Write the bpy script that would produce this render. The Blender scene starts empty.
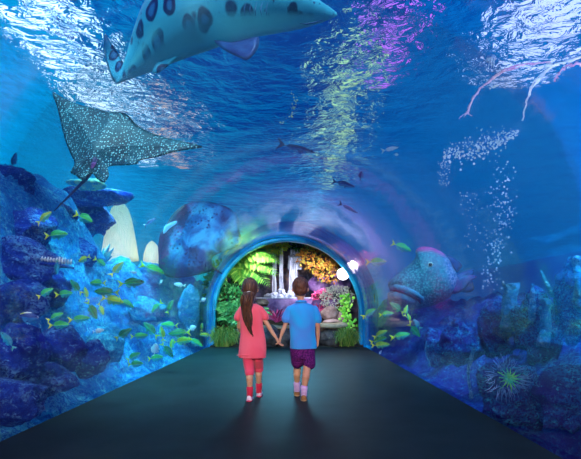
import bpy, math, random
from mathutils import Vector, Matrix, noise, Quaternion
R = math.radians
C = bpy.context.scene.collection
random.seed(7)
F, CX, CY, EYE = 450.0, 295.0, 307.0, 0.9
def P(px, py, Y):
    return Vector(((px - CX) * Y / F, Y, EYE + (CY - py) * Y / F))
TX, TR, TS = -0.19, 1.78, 0.75          # tunnel axis, radius, spring height
TEND = 11.0

# ------------------------------------------------------------ materials
def mat(name, col=(.5, .5, .5), rough=.6, spec=.5, metal=0, emit=None, estr=1, sheen=0, sss=0):
    m = bpy.data.materials.new(name); m.use_nodes = True
    b = m.node_tree.nodes['Principled BSDF']
    b.inputs['Base Color'].default_value = (*col, 1)
    b.inputs['Roughness'].default_value = rough
    b.inputs['Specular IOR Level'].default_value = spec
    b.inputs['Metallic'].default_value = metal
    if emit:
        b.inputs['Emission Color'].default_value = (*emit, 1)
        b.inputs['Emission Strength'].default_value = estr
    if sheen: b.inputs['Sheen Weight'].default_value = sheen
    return m
class NT:
    def __init__(s, m):
        s.m = m; s.t = m.node_tree; s.b = s.t.nodes.get('Principled BSDF')
    def n(s, typ, **kw):
        x = s.t.nodes.new(typ)
        for k, v in kw.items():
            if k in x.inputs: x.inputs[k].default_value = v
            else: setattr(x, k, v)
        return x
    def l(s, a, b): s.t.links.new(a, b)
    def ramp(s, src, stops, interp='LINEAR'):
        r = s.n('ShaderNodeValToRGB'); r.color_ramp.interpolation = interp
        e = r.color_ramp.elements
        while len(e) < len(stops): e.new(.5)
        for i, (p, c) in enumerate(stops):
            e[i].position = p; e[i].color = (*c, 1) if len(c) == 3 else c
        s.l(src, r.inputs[0]); return r.outputs[0]
    def coord(s, kind='Object', scale=(1, 1, 1), rot=(0, 0, 0)):
        t = s.n('ShaderNodeTexCoord'); m = s.n('ShaderNodeMapping')
        m.inputs['Scale'].default_value = scale; m.inputs['Rotation'].default_value = rot
        s.l(t.outputs[kind], m.inputs[0]); return m.outputs[0]
    def noise(s, vec, scale=5, detail=4, rough=.55, dist=0):
        x = s.n('ShaderNodeTexNoise'); x.inputs['Scale'].default_value = scale
        x.inputs['Detail'].default_value = detail; x.inputs['Roughness'].default_value = rough
        x.inputs['Distortion'].default_value = dist
        s.l(vec, x.inputs['Vector']); return x.outputs['Fac']
    def voro(s, vec, scale=5, feature='F1', out='Distance', rnd=1):
        x = s.n('ShaderNodeTexVoronoi'); x.feature = feature
        x.inputs['Scale'].default_value = scale; x.inputs['Randomness'].default_value = rnd
        s.l(vec, x.inputs['Vector']); return x.outputs[out]
    def math(s, op, a, b=None, c=None):
        x = s.n('ShaderNodeMath'); x.operation = op
        for i, v in enumerate((a, b, c)):
            if v is None: continue
            if isinstance(v, (int, float)): x.inputs[i].default_value = v
            else: s.l(v, x.inputs[i])
        return x.outputs[0]
    def mix(s, fac, a, b, blend='MIX'):
        x = s.n('ShaderNodeMix'); x.data_type = 'RGBA'; x.blend_type = blend
        for k, v in ((0, fac), (6, a), (7, b)):
            if isinstance(v, (int, float)): x.inputs[k].default_value = v
            elif isinstance(v, tuple): x.inputs[k].default_value = (*v, 1)
            else: s.l(v, x.inputs[k])
        return x.outputs[2]
    def bump(s, h, strength=.3, dist=.02):
        x = s.n('ShaderNodeBump'); x.inputs['Strength'].default_value = strength
        x.inputs['Distance'].default_value = dist
        s.l(h, x.inputs['Height']); s.l(x.outputs[0], s.b.inputs['Normal']); return x.outputs[0]
    def base(s, c): s.l(c, s.b.inputs['Base Color'])
def mottled(name, c1, c2, scale=4, rough=.8, bump=.4, bd=.03, lo=.38, hi=.62, c3=None, kind='Object', sc=(1, 1, 1), spec=.3, detail=6):
    m = mat(name, c1, rough, spec); n = NT(m); v = n.coord(kind, sc)
    f = n.noise(v, scale, detail)
    stops = [(lo, c1), (hi, c2)] if not c3 else [(lo, c1), ((lo + hi) / 2, c2), (hi, c3)]
    n.base(n.ramp(f, stops))
    if bump: n.bump(n.noise(v, scale * 3, 6), bump, bd)
    return m

# ------------------------------------------------------------ mesh helpers
def link(o, parent=None):
    C.objects.link(o)
    if parent is not None: o.parent = parent
    return o
def tag(o, label=None, cat=None, group=None, kind=None):
    if label: o['label'] = label
    if cat: o['category'] = cat
    if group: o['group'] = group
    if kind: o['kind'] = kind
    return o
def empty(name, loc=(0, 0, 0)):
    o = bpy.data.objects.new(name, None); o.empty_display_size = .1
    o.location = loc; return link(o)
class MB:
    def __init__(s): s.v = []; s.f = []; s.mi = []; s.cur = 0
    def add(s, vs, fs):
        k = len(s.v); s.v += [Vector(v) for v in vs]
        s.f += [tuple(i + k for i in f) for f in fs]; s.mi += [s.cur] * len(fs)
        return s
    def rings(s, rings, cap=True, closed=True):
        n = len(rings[0]); vs = [p for r in rings for p in r]; fs = []
        for i in range(len(rings) - 1):
            for j in range(n if closed else n - 1):
                a = i * n + j; b = i * n + (j + 1) % n
                fs.append((a, b, b + n, a + n))
        if cap and closed:
            for idx, flip in ((0, True), (len(rings) - 1, False)):
                c = sum((Vector(p) for p in rings[idx]), Vector()) / n
                vs.append(c); k = len(vs) - 1
                for j in range(n):
                    a = idx * n + j; b = idx * n + (j + 1) % n
                    fs.append((k, b, a) if flip else (k, a, b))
        return s.add(vs, fs)
    def tube(s, pts, rad, n=8, up=Vector((0, 0, 1)), cap=True, flat=None):
        """tube along pts; rad number, list, or list of (side, up) pairs"""
        pts = [Vector(p) for p in pts]
        if isinstance(rad, (int, float)): rad = [rad] * len(pts)
        rings = []; prev = None
        for i, p in enumerate(pts):
            d = (pts[min(i + 1, len(pts) - 1)] - pts[max(i - 1, 0)])
            if d.length < 1e-9: d = Vector((0, 0, 1))
            d.normalize()
            if prev is None:
                u = Vector(up) - d * d.dot(Vector(up))
                if u.length < 1e-3: u = Vector((0, 1, 0)) - d * d.y
            else:
                u = prev - d * d.dot(prev)
            u.normalize(); prev = u; sd = d.cross(u)
            r = rad[i]; rs, ru = (r, r) if isinstance(r, (int, float)) else r
            rings.append([p + sd * math.cos(2 * math.pi * k / n) * rs + u * math.sin(2 * math.pi * k / n) * ru for k in range(n)])
        return s.rings(rings, cap)
    def box(s, lo, hi):
        x0, y0, z0 = lo; x1, y1, z1 = hi
        vs = [(x, y, z) for x in (x0, x1) for y in (y0, y1) for z in (z0, z1)]
        return s.add(vs, [(0, 1, 3, 2), (4, 6, 7, 5), (0, 4, 5, 1), (2, 3, 7, 6), (0, 2, 6, 4), (1, 5, 7, 3)])
    def sphere(s, c, r, n=10, m=7):
        c = Vector(c); r = Vector((r, r, r)) if isinstance(r, (int, float)) else Vector(r)
        rings = []
        for i in range(1, m):
            t = math.pi * i / m
            rings.append([c + Vector((r.x * math.sin(t) * math.cos(2 * math.pi * k / n), r.y * math.sin(t) * math.sin(2 * math.pi * k / n), -r.z * math.cos(t))) for k in range(n)])
        k0 = len(s.v); s.rings(rings, True)
        s.v[-2] = c - Vector((0, 0, r.z)); s.v[-1] = c + Vector((0, 0, r.z))
        return s
    def build(s, name, m, parent=None, smooth=True, disp=None):
        me = bpy.data.meshes.new(name)
        vs = s.v
        if disp: vs = [disp(v) for v in vs]
        me.from_pydata([tuple(v) for v in vs], [], s.f)
        for mm in (m if isinstance(m, (list, tuple)) else [m]): me.materials.append(mm)
        if isinstance(m, (list, tuple)):
            for p, i in zip(me.polygons, s.mi): p.material_index = i
        if smooth: me.polygons.foreach_set('use_smooth', [True] * len(me.polygons))
        import bmesh
        bm = bmesh.new(); bm.from_mesh(me)
        bmesh.ops.recalc_face_normals(bm, faces=bm.faces); bm.to_mesh(me); bm.free()
        me.update()
        return link(bpy.data.objects.new(name, me), parent)
def fbm(p, oct=4, lac=2.1, gain=.5):
    a = 1; t = 0; q = Vector(p)
    for _ in range(oct):
        t += a * noise.noise(q); q = q * lac + Vector((3.1, 7.7, 1.3)); a *= gain
    return t
def rock_mb(c, r, seed=0, amp=.28, n=26, m=16, freq=1.3):
    """an irregular boulder: a sphere pushed about by layered noise and a few flat facets"""
    rnd = random.Random(seed); c = Vector(c); r = Vector(r)
    cuts = [(Vector((rnd.uniform(-1, 1), rnd.uniform(-1, 1), rnd.uniform(-.4, 1))).normalized(), rnd.uniform(.68, .88)) for _ in range(7)]
    mb = MB(); mb.sphere((0, 0, 0), 1, n, m)
    out = []
    for v in mb.v:
        d = v.normalized(); k = 1 + amp * fbm(d * freq + Vector((seed * 3.7, 0, 0)), 5)
        q = d * k
        for nn, h in cuts:
            e = q.dot(nn) - h
            if e > 0: q = q - nn * e * .85
        out.append(c + Vector((q.x * r.x, q.y * r.y, q.z * r.z)))
    mb.v = out
    return mb
def remeshed(name, mb, m, voxel, parent=None, smooth_it=3, disp=None, factor=.5):
    """union of the closed shapes in mb as one continuous surface"""
    o = mb.build(name, m if not isinstance(m, (list, tuple)) else m[0])
    md = o.modifiers.new('r', 'REMESH'); md.mode = 'VOXEL'; md.voxel_size = voxel; md.use_smooth_shade = True
    if smooth_it:
        sm = o.modifiers.new('s', 'SMOOTH'); sm.iterations = smooth_it; sm.factor = factor
    dg = bpy.context.evaluated_depsgraph_get(); dg.update()
    me = bpy.data.meshes.new_from_object(o.evaluated_get(dg))
    old = o.data; o.modifiers.clear(); o.data = me; bpy.data.meshes.remove(old)
    if disp:
        for v in me.vertices: v.co = disp(v.co)
    me.polygons.foreach_set('use_smooth', [True] * len(me.polygons))
    if not me.materials: me.materials.append(m)
    me.name = name
    if parent is not None: o.parent = parent
    return o
def lens(outline, normal, center, thick, rings=10, sub=4, bend=None, asym=1.0, power=2.0):
    """closed body whose rim is `outline` (3D points round `center`), swollen to +-thick along normal"""
    n = Vector(normal).normalized(); c = Vector(center); pts = [Vector(p) for p in outline]
    N = len(pts); rim = []
    for i in range(N):          # catmull rom
        p0, p1, p2, p3 = pts[i - 1], pts[i], pts[(i + 1) % N], pts[(i + 2) % N]
        for k in range(sub):
            t = k / sub
            rim.append(.5 * ((2 * p1) + (p2 - p0) * t + (2 * p0 - 5 * p1 + 4 * p2 - p3) * t * t + (3 * p1 - p0 - 3 * p2 + p3) * t ** 3))
    mb = MB(); M = len(rim); vs = []; fs = []
    def layer(sgn, k):
        s = k / rings
        h = thick(s) if callable(thick) else thick * max(0, 1 - s ** power) ** .5
        return [c + (p - c) * s + n * sgn * h * (asym if sgn < 0 else 1) for p in rim]
    vs.append(c + n * ((thick(0) if callable(thick) else thick)))
    for k in range(1, rings + 1): vs += layer(1, k)
    top_last = 1 + (rings - 1) * M
    for j in range(M): fs.append((0, 1 + j, 1 + (j + 1) % M))
    for k in range(rings - 1):
        for j in range(M):
            a = 1 + k * M + j; b = 1 + k * M + (j + 1) % M
            fs.append((a, a + M, b + M, b))
    base = len(vs)
    for k in range(1, rings): vs += layer(-1, k)
    vs.append(c - n * asym * ((thick(0) if callable(thick) else thick))); ce = len(vs) - 1
    for j in range(M): fs.append((ce, base + (j + 1) % M, base + j))
    for k in range(rings - 1):
        for j in range(M):
            a = base + k * M + j; b = base + k * M + (j + 1) % M
            if k == rings - 2:
                fs.append((a, b, top_last + (j + 1) % M, top_last + j))
            else:
                fs.append((a, b, b + M, a + M))
    if bend: vs = [bend(v) for v in vs]
    mb.add(vs, fs); return mb
def fin(mb, outline, th=.006, normal=(0, 1, 0)):
    """thin tapered fin of a given outline (real thickness)"""
    pts = [Vector(p) for p in outline]; c = sum(pts, Vector()) / len(pts)
    l = lens(pts, normal, c, th, rings=3, sub=3)
    mb.add(l.v, l.f)
# ------------------------------------------------------------ camera and world
sc = bpy.context.scene
cam = bpy.data.cameras.new('camera'); co = bpy.data.objects.new('camera', cam); C.objects.link(co); sc.camera = co
cam.sensor_width = 36; cam.lens = F / 581 * 36
cam.shift_x = (290.5 - CX) / 581; cam.shift_y = (CY - 229.5) / 581
co.location = (0, 0, EYE); co.rotation_euler = (R(90), 0, 0); cam.clip_start = .02; cam.clip_end = 200
sc.view_settings.view_transform = 'Standard'; sc.view_settings.look = 'None'
sc.view_settings.exposure = 0; sc.view_settings.gamma = 1
sc.cycles.transparent_max_bounces = 24; sc.cycles.max_bounces = 10
sc.cycles.volume_bounces = 0
w = bpy.data.worlds.new('water'); sc.world = w; w.use_nodes = True
wt = w.node_tree
class WN(NT):
    def __init__(s): s.t = wt; s.b = None
n = WN()
tc = n.n('ShaderNodeTexCoord'); d = tc.outputs['Generated']
def blob(direction, colour, k):
    """soft lobe of brighter or darker water around a direction"""
    v = Vector(direction).normalized()
    x = n.n('ShaderNodeVectorMath'); x.operation = 'DOT_PRODUCT'; x.inputs[1].default_value = v
    n.l(d, x.inputs[0])
    f = n.math('POWER', n.math('MAXIMUM', x.outputs['Value'], 0.0), k)
    return f
col = n.mix(0.0, (0.0, 0.09, .44), (0, 0, 0))
for (px, py, c, k) in [(60, -60, (0.0, .30, .72), 6), (250, -400, (0, .16, .55), 4), (520, 20, (0.0, .16, .58), 10), (165, 200, (0.0, .56, .92), 9), (60, 140, (0.0, .28, .74), 40), (285, -80, (0.0, .012, .24), 14), (440, 200, (0.0, .14, .55), 16),
                       (540, 260, (.006, .018, .27), 22), (345, 190, (0.0, .17, .60), 90), (300, 225, (0.0, .30, .60), 160), (390, 240, (0.01, .13, .55), 100)]:
    dv = Vector(((px - CX) / F, 1, (CY - py) / F))
    col = n.mix(blob(dv, c, k), col, c)
bg = wt.nodes.get('Background') or n.n('ShaderNodeBackground')
n.l(col, bg.inputs[0]); bg.inputs[1].default_value = 1.35
out = wt.nodes.get('World Output') or n.n('ShaderNodeOutputWorld'); n.l(bg.outputs[0], out.inputs[0])

# ------------------------------------------------------------ strip lamps over the water, then unseen fill spots added for brightness
def lamp(name, kind, loc, power, col=(1, 1, 1), size=.1, target=None, sy=None, spot=60, blend=.6):
    l = bpy.data.lights.new(name, kind); l.energy = power; l.color = col
    if kind == 'AREA':
        l.size = size
        if sy: l.shape = 'RECTANGLE'; l.size_y = sy
    else: l.shadow_soft_size = size
    if kind == 'SPOT': l.spot_size = R(spot); l.spot_blend = blend
    o = bpy.data.objects.new(name, l); C.objects.link(o); o.location = loc
    if target is not None:
        o.rotation_euler = (Vector(target) - Vector(loc)).to_track_quat('-Z', 'Y').to_euler()
    return o
SURF = 5.6
lamp('strip_lamp', 'AREA', (-7.0, 11, 10.5), 92, (.75, .95, 1), .8, (-7.0, 11, 0), 21)
lamp('strip_lamp', 'AREA', (6.9, 9.5, 10.0), 46, (.75, .82, 1), 1.6, (6.9, 9.5, 0), 9.4)
lamp('strip_lamp', 'AREA', (1.75, 19, 10.0), 22, (.5, .85, .12), .5, (1.75, 19, 0), 11)
lamp('strip_lamp', 'AREA', (1.2, 28, 10.0), 10, (.1, .7, 1), .6, (1.2, 28, 0), 7)
lamp('strip_lamp', 'AREA', (-5.2, 19, 10.0), 7, (1, .55, .1), .4, (-5.2, 19, 0), 4)
lamp('strip_lamp', 'AREA', (2.75, 13, 10), 6, (.7, .15, 1), .55, (2.75, 13, 0), 3)
lamp('tank_fill', 'SPOT', (-4.6, 11, 5.3), 5200, (.12, .8, 1), .7, (-3.2, 8.5, 0), 120)  # unseen underwater spots added to brighten the reef and the large animals
lamp('tank_fill', 'SPOT', (-2.9, 8.6, 4.9), 1500, (.1, .8, 1), .7, (-3.4, 8.4, 0), 120)
lamp('tank_fill', 'SPOT', (-3.3, 4.0, 5.3), 600, (.4, .85, 1), .15, (-2.2, 5.4, 2), 100)
lamp('tank_fill', 'SPOT', (.6, 2.2, 5.3), 700, (.5, .85, 1), .15, (-.6, 4.6, 3.2), 90)
lamp('tank_fill', 'SPOT', (4.6, 5, 5.3), 2200, (.12, .5, 1), .15, (3.6, 7.5, .5), 100)
lamp('tank_fill', 'SPOT', (0.6, 5.5, 4.8), 650, (.4, .8, 1), .15, (2.2, 8.3, 1.4), 70)
lamp('tank_fill', 'SPOT', (-0.9, 6.5, 4.9), 900, (.3, .7, 1), .15, (-2.1, 10.3, 2.4), 60)
lamp('garden_fill', 'SPOT', (-1.0, 11.4, 2.45), 260, (1, .97, .85), .25, (-.7, 13.2, 1.0), 130)  # unseen spots added inside the garden to brighten plants and waterfall
lamp('garden_fill', 'SPOT', (.4, 11.35, 2.5), 240, (1, .95, .9), .25, (.1, 13.8, 1.3), 130)
lamp('garden_fill', 'SPOT', (1.0, 11.5, 2.25), 420, (1, .8, .9), .1, (.2, 14.0, 1.2), 110)
lamp('tunnel_fill', 'SPOT', (-.2, -1.2, 1.75), 980, (1, .86, .72), .12, (-.17, 4.3, .62), 14, blend=.3)  # unseen narrow spot added behind the camera to brighten the children
lamp('portal_fill', 'SPOT', (-.2, 9.9, 2.35), 560, (.2, .72, 1), .5, (-.2, 7.6, 0), 95)  # unseen teal spot added to tint the far floor
lamp('portal_fill', 'SPOT', (.3, 9.9, 2.2), 270, (1, .96, .85), .2, (-1.75, 11.6, .9), 60)  # unseen fill added for the left bushes
lamp('portal_fill', 'SPOT', (-.6, 9.9, 2.2), 250, (1, .94, .92), .2, (1.1, 11.4, .7), 60)  # unseen fill added for the right bank
lamp('tank_fill', 'SPOT', (-2.9, 2.3, 2.3), 300, (.3, .85, 1), .3, (-.9, 4.6, 3.7), 75)  # further unseen fills added for shark, seabed, small fish, stingray and right reef
lamp('tank_fill', 'SPOT', (-2.75, 5.6, 2.9), 800, (.08, .85, 1), .5, (-2.8, 7.6, .3), 100)
lamp('tank_fill', 'SPOT', (-2.7, 2.7, 1.5), 60, (.6, .8, 1), .3, (-2.3, 3.8, .75), 60)
lamp('tank_fill', 'SPOT', (-2.3, 7.4, 2.6), 300, (.3, .8, 1), .3, (-2.1, 10.3, 2.4), 50)
lamp('tank_fill', 'SPOT', (3.2, 3.6, 2.6), 500, (.1, .7, 1), .4, (2.8, 5.6, .4), 90)
lamp('tank_fill', 'SPOT', (3.0, 3.4, 1.6), 420, (.7, .85, 1), .3, (2.7, 5.8, 3.4), 70)
lamp('tunnel_fill', 'SPOT', (1.2, 2.2, 1.9), 28, (.7, .15, 1), .08, (.12, 4.3, .75), 16, blend=.5)  # unseen violet spot added to tint the boy's back

# ------------------------------------------------------------ setting
def struct(o): o['kind'] = 'structure'; return o
m_floor = mat('dark floor', (.02, .028, .032), .55, .10); n = NT(m_floor); v = n.coord('Object', (1, 1, 1))
n.base(n.ramp(n.noise(v, 3, 5), [(.35, (.006, .011, .012)), (.7, (.012, .020, .022))]))
n.bump(n.noise(v, 60, 3), .08, .004)
XL, XR = TX - TR, TX + TR
struct(MB().box((XL, -1.6, -.12), (XR, 10.05, 0)).build('floor', m_floor, smooth=False))
# acrylic tunnel vault with its real thickness
def prof(r, z0=-.1):
    pts = [(TX - r, z0), (TX - r, z0 + .02), (TX - r, .3)]
    for i in range(33):
        a = math.pi - math.pi * i / 32
        pts.append((TX + r * math.cos(a), TS + r * math.sin(a)))
    return pts + [(TX + r, .3), (TX + r, z0 + .02), (TX + r, z0)]
m_glass = bpy.data.materials.new('acrylic'); m_glass.use_nodes = True
t = m_glass.node_tree; t.nodes.clear(); n = NT.__new__(NT); n.m = m_glass; n.t = t; n.b = None
tr = n.n('ShaderNodeBsdfTransparent'); tr.inputs[0].default_value = (.985, .99, 1, 1)
gl = n.n('ShaderNodeBsdfGlossy'); gl.inputs['Roughness'].default_value = .06
v = n.coord('Object', (1, .25, 1))
bp = n.n('ShaderNodeBump'); bp.inputs['Strength'].default_value = .12; bp.inputs['Distance'].default_value = .05
n.l(n.noise(v, 2.2, 3), bp.inputs['Height']); n.l(bp.outputs[0], gl.inputs['Normal'])
fr = n.n('ShaderNodeFresnel'); fr.inputs[0].default_value = 1.22
mx = n.n('ShaderNodeMixShader'); n.l(n.math('MULTIPLY', fr.outputs[0], .38), mx.inputs[0]); n.l(tr.outputs[0], mx.inputs[1]); n.l(gl.outputs[0], mx.inputs[2])
n.l(mx.outputs[0], n.n('ShaderNodeOutputMaterial').inputs[0])
inner, outer = prof(TR), prof(TR + .05)
loop = inner + outer[::-1]
ys = [-1.6 + (TEND + 1.6) * i / 12 for i in range(13)]
mb = MB(); mb.rings([[(x, y, z) for x, z in loop] for y in ys], cap=False)
L = len(inner); k = len(mb.v)
for base in (0, 12 * len(loop)):
    for j in range(L - 1):
        mb.f.append((base + j, base + j + 1, base + 2 * L - 2 - j, base + 2 * L - 1 - j)); mb.mi.append(0)
struct(mb.build('window_1', m_glass))
# end ring (dark teal portal rim) and opaque rock tube round the garden
m_ring = mottled('portal rim', (.0, .22, .42), (.01, .42, .62), 2.2, .3, .15, .02, spec=.5)
m_shell = mottled('garden shell', (.0, .16, .45), (.02, .42, .70), 1.2, .8, .5, .06)
def ringpts(r0, r1, y0, y1, nn=1):
    a, b = prof(r0, -.3), prof(r1, -.3)
    lp = a + b[::-1]; mb = MB()
    mb.rings([[(x, y0, z) for x, z in lp], [(x, y1, z) for x, z in lp]], cap=False)
    Ln = len(a)
    for base in (0, len(lp)):
        for j in range(Ln - 1):
            mb.f.append((base + j, base + j + 1, base + 2 * Ln - 2 - j, base + 2 * Ln - 1 - j)); mb.mi.append(0)
    return mb
struct(ringpts(TR - .01, TR + .07, TEND - .02, TEND + .25).build('trim_1', m_ring))
def cone(r0, r1, y0, y1, th):
    mb = MB(); rr = []
    N = 10
    lpa = []
    for i in range(N + 1):
        t_ = i / N; r = r0 + (r1 - r0) * t_; y = y0 + (y1 - y0) * t_
        a, b = prof(r, -.4), prof(r + th, -.4)
        rr.append([(x, y, z) for x, z in a + b[::-1]])
    mb.rings(rr, cap=False); Ln = len(a)
    for base in (0, N * len(rr[0])):
        for j in range(Ln - 1):
            mb.f.append((base + j, base + j + 1, base + 2 * Ln - 2 - j, base + 2 * Ln - 1 - j)); mb.mi.append(0)
    return mb
def shell_disp(v):
    k = 1 + .02 * fbm(v * .8, 3)
    return Vector((TX + (v.x - TX) * k, v.y, TS + (v.z - TS) * k))
struct(cone(TR + .09, 3.0, TEND + .1, 15.6, .12).build('garden_enclosure', m_shell, disp=shell_disp))
m_dark = mat('dark wall', (.01, .015, .03), .8)
struct(MB().box((XL - .2, -1.75, -.1), (XR + .2, -1.62, 2.7)).build('wall_back', m_dark, smooth=False))
# water surface seen from below
m_surf = bpy.data.materials.new('rippled water surface'); m_surf.use_nodes = True
t = m_surf.node_tree; t.nodes.clear(); n = NT.__new__(NT); n.m = m_surf; n.t = t; n.b = None
rf = n.n('ShaderNodeBsdfRefraction'); rf.inputs['IOR'].default_value = 1.12; rf.inputs['Roughness'].default_value = .02; rf.inputs[0].default_value = (.9, .97, 1, 1)
v = n.coord('Object', (.75, 1, 1))
h = n.math('ADD', n.noise(v, 1.1, 2, .5, .4), n.math('MULTIPLY', n.noise(v, 4.2, 3, .6, .8), .38))
bp = n.n('ShaderNodeBump'); bp.inputs['Strength'].default_value = 1; bp.inputs['Distance'].default_value = 1.0
n.l(h, bp.inputs['Height']); n.l(bp.outputs[0], rf.inputs['Normal'])
n.l(rf.outputs[0], n.n('ShaderNodeOutputMaterial').inputs[0])
mb = MB(); NX, NY = 60, 90
vs = [(-24 + 48 * i / NX, -3 + 63 * j / NY, SURF + .05 * fbm((i * .4, j * .3, 0), 3)) for j in range(NY + 1) for i in range(NX + 1)]
fs = [(j * (NX + 1) + i, (j + 1) * (NX + 1) + i, (j + 1) * (NX + 1) + i + 1, j * (NX + 1) + i + 1) for j in range(NY) for i in range(NX)]
mb.add(vs, fs); ws = struct(mb.build('water_surface', m_surf)); ws.data.flip_normals() if ws.data.polygons[0].normal.z > 0 else None
# seabed banks either side of the tunnel
def sstep(a, b, x):
    t = min(1, max(0, (x - a) / (b - a))); return t * t * (3 - 2 * t)
def bank(side, x, y):
    d = abs(x - TX) - TR
    if side < 0:
        top = 2.15 * sstep(.45, 1.9, d) + 1.15 * sstep(1.0, 2.6, d) * (1 - sstep(7.4, 9.6, y))
        nz = .35 * fbm((x * .9, y * .9, 0), 5) + .12 * fbm((x * 4, y * 4, 2), 3)
    else:
        top = 1.25 * sstep(.55, 2.4, d)
        nz = .4 * fbm((x * .9 + 9, y * .9, 4), 5) + .14 * fbm((x * 4, y * 4, 7), 3)
    return -.3 + top + nz * sstep(.1, 1.0, d)
m_bankL = mat('seabed', (.01, .05, .3), .85, .2)
def reefmat(m, deep, midc, pale, sc=1.0):
    n = NT(m); v = n.coord('Object', (sc, sc, sc * 1.2))
    f = n.noise(v, 1.6, 8, .68, .3)
    c = n.ramp(f, [(.36, deep), (.5, midc), (.62, pale), (.68, midc)])
    f2 = n.noise(v, 11, 6, .8); c = n.mix(n.ramp(f2, [(.53, (0, 0, 0)), (.60, (1, 1, 1))]), c, pale)
    f4 = n.noise(v, 26, 3, .7); c = n.mix(n.ramp(f4, [(.44, (1, 1, 1)), (.52, (0, 0, 0))]), c, deep)
    f3 = n.voro(v, 7); c = n.mix(n.ramp(f3, [(.1, (0, 0, 0)), (.5, (1, 1, 1))]), c, n.mix(.5, c, deep))
    n.base(c); n.bump(n.math('ADD', n.noise(v, 6, 8, .7), n.voro(v, 5)), .8, .12)
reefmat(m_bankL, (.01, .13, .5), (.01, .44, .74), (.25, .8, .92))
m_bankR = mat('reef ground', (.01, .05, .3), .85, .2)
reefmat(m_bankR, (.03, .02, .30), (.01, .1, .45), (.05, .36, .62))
def banks(side, x0, x1, m):
    mb = MB(); nx, ny = 90, 130; vs = []
    for j in range(ny + 1):
        for i in range(nx + 1):
            t_ = (i / nx) ** 1.6; x = x0 + (x1 - x0) * t_; y = -1.5 + 21 * (j / ny)
            vs.append((x, y, bank(side, x, y)))
    fs = [(j * (nx + 1) + i, j * (nx + 1) + i + 1, (j + 1) * (nx + 1) + i + 1, (j + 1) * (nx + 1) + i) for j in range(ny) for i in range(nx)]
    mb.add(vs, fs); return struct(mb.build('seabed', m))
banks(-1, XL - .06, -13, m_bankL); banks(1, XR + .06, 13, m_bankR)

VOL = True
if VOL:
    m_w = bpy.data.materials.new('tank water'); m_w.use_nodes = True
    t = m_w.node_tree; t.nodes.clear(); n = NT.__new__(NT); n.m = m_w; n.t = t; n.b = None
    o_ = n.n('ShaderNodeOutputMaterial')
    vs_ = n.n('ShaderNodeVolumeScatter'); vs_.inputs['Color'].default_value = (.12, .55, 1, 1); vs_.inputs['Density'].default_value = .012; vs_.inputs['Anisotropy'].default_value = .3
    n.l(vs_.outputs[0], o_.inputs['Volume'])
    a = prof(TR + .06, -.1)
    mb = MB(); Y0, Y1 = -1.9, 58
    xa, xb = -23.5, 23.5; zt = SURF - .2; zb = -.6
    mb.box((xa, Y0, zb), (xb, Y1, zt))
    hole = [(x, y, z) for y in (-1.85, 15.9) for x, z in a]
    Ln = len(a); fs = []
    for j in range(Ln):
        fs.append((j, (j + 1) % Ln, Ln + (j + 1) % Ln, Ln + j))
    fs.append(tuple(range(Ln))); fs.append(tuple(range(2 * Ln - 1, Ln - 1, -1)))
    mb.add(hole, fs)
    wv = struct(mb.build('water_volume', m_w, smooth=False))
    for p in wv.data.polygons:      # the hole's faces point into the tunnel
        if p.index >= 6:
            inside = (p.center - Vector((TX, 7, .8)))
            if p.normal.dot(inside) > 0: p.flip()
    wv.data.update()
# ------------------------------------------------------------ big animals
m_eye = mat('eye', (.005, .005, .01), .15, .8)
m_eyering = mat('eye ring', (.45, .5, .4), .3)
# --- leopard spotted shark
m_shark = mat('spotted shark skin', (.1, .4, .55), .45, .4); n = NT(m_shark); v = n.coord('Object', (1, 1, 1))
dist = n.n('ShaderNodeTexNoise'); dist.inputs['Scale'].default_value = 3.0; n.l(v, dist.inputs['Vector'])
v2 = n.coord('Object', (1, .12, 1)); vv = n.mix(.10, v2, dist.outputs['Color'])
d1 = n.voro(vv, 5.6, rnd=.6)
ring = n.ramp(d1, [(.0, (.04, .20, .36)), (.2, (.02, .10, .27)), (.27, (.005, .004, .07)), (.38, (.006, .006, .09)), (.44, (.05, .36, .50))])
small = n.ramp(n.voro(v2, 17, rnd=1), [(.13, (1, 1, 1)), (.22, (0, 0, 0))])
small = n.mix(n.ramp(n.noise(v, 2.0, 2), [(.50, (0, 0, 0)), (.58, (1, 1, 1))]), (0, 0, 0), small)
c_ = n.mix(small, ring, (.012, .02, .12))
sep = n.n('ShaderNodeSeparateXYZ'); n.l(v, sep.inputs[0])
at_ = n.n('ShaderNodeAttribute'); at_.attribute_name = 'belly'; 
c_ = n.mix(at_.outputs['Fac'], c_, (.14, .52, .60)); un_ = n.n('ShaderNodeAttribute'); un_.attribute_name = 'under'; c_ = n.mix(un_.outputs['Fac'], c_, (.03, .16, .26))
n.base(c_); n.bump(n.noise(v, 14, 4), .1, .01)
Ys = 4.25
def pw(px): return px * Ys / F
spine = [(337, 14, 1.5, .6), (331, 14, 5, .9), (318, 13, 10, 1.25), (300, 11, 16.5, 1.3), (278, 8, 24, 1.15), (252, 6, 31, 1.0), (228, 6, 37, .95), (205, 9, 41, .9),
         (184, 18, 39, .85), (167, 30, 34, .8), (153, 43, 27, .7), (141, 56, 19.5, .6), (131, 67, 12, .55), (123, 76, 6, .5), (117, 82, 2.2, .5)]
yoff = [.0, 0, 0, .0, 0, .03, .08, .16, .28, .42, .58, .75, .92, 1.08, 1.2]
mb = MB(); rings = []
fine = []
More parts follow.
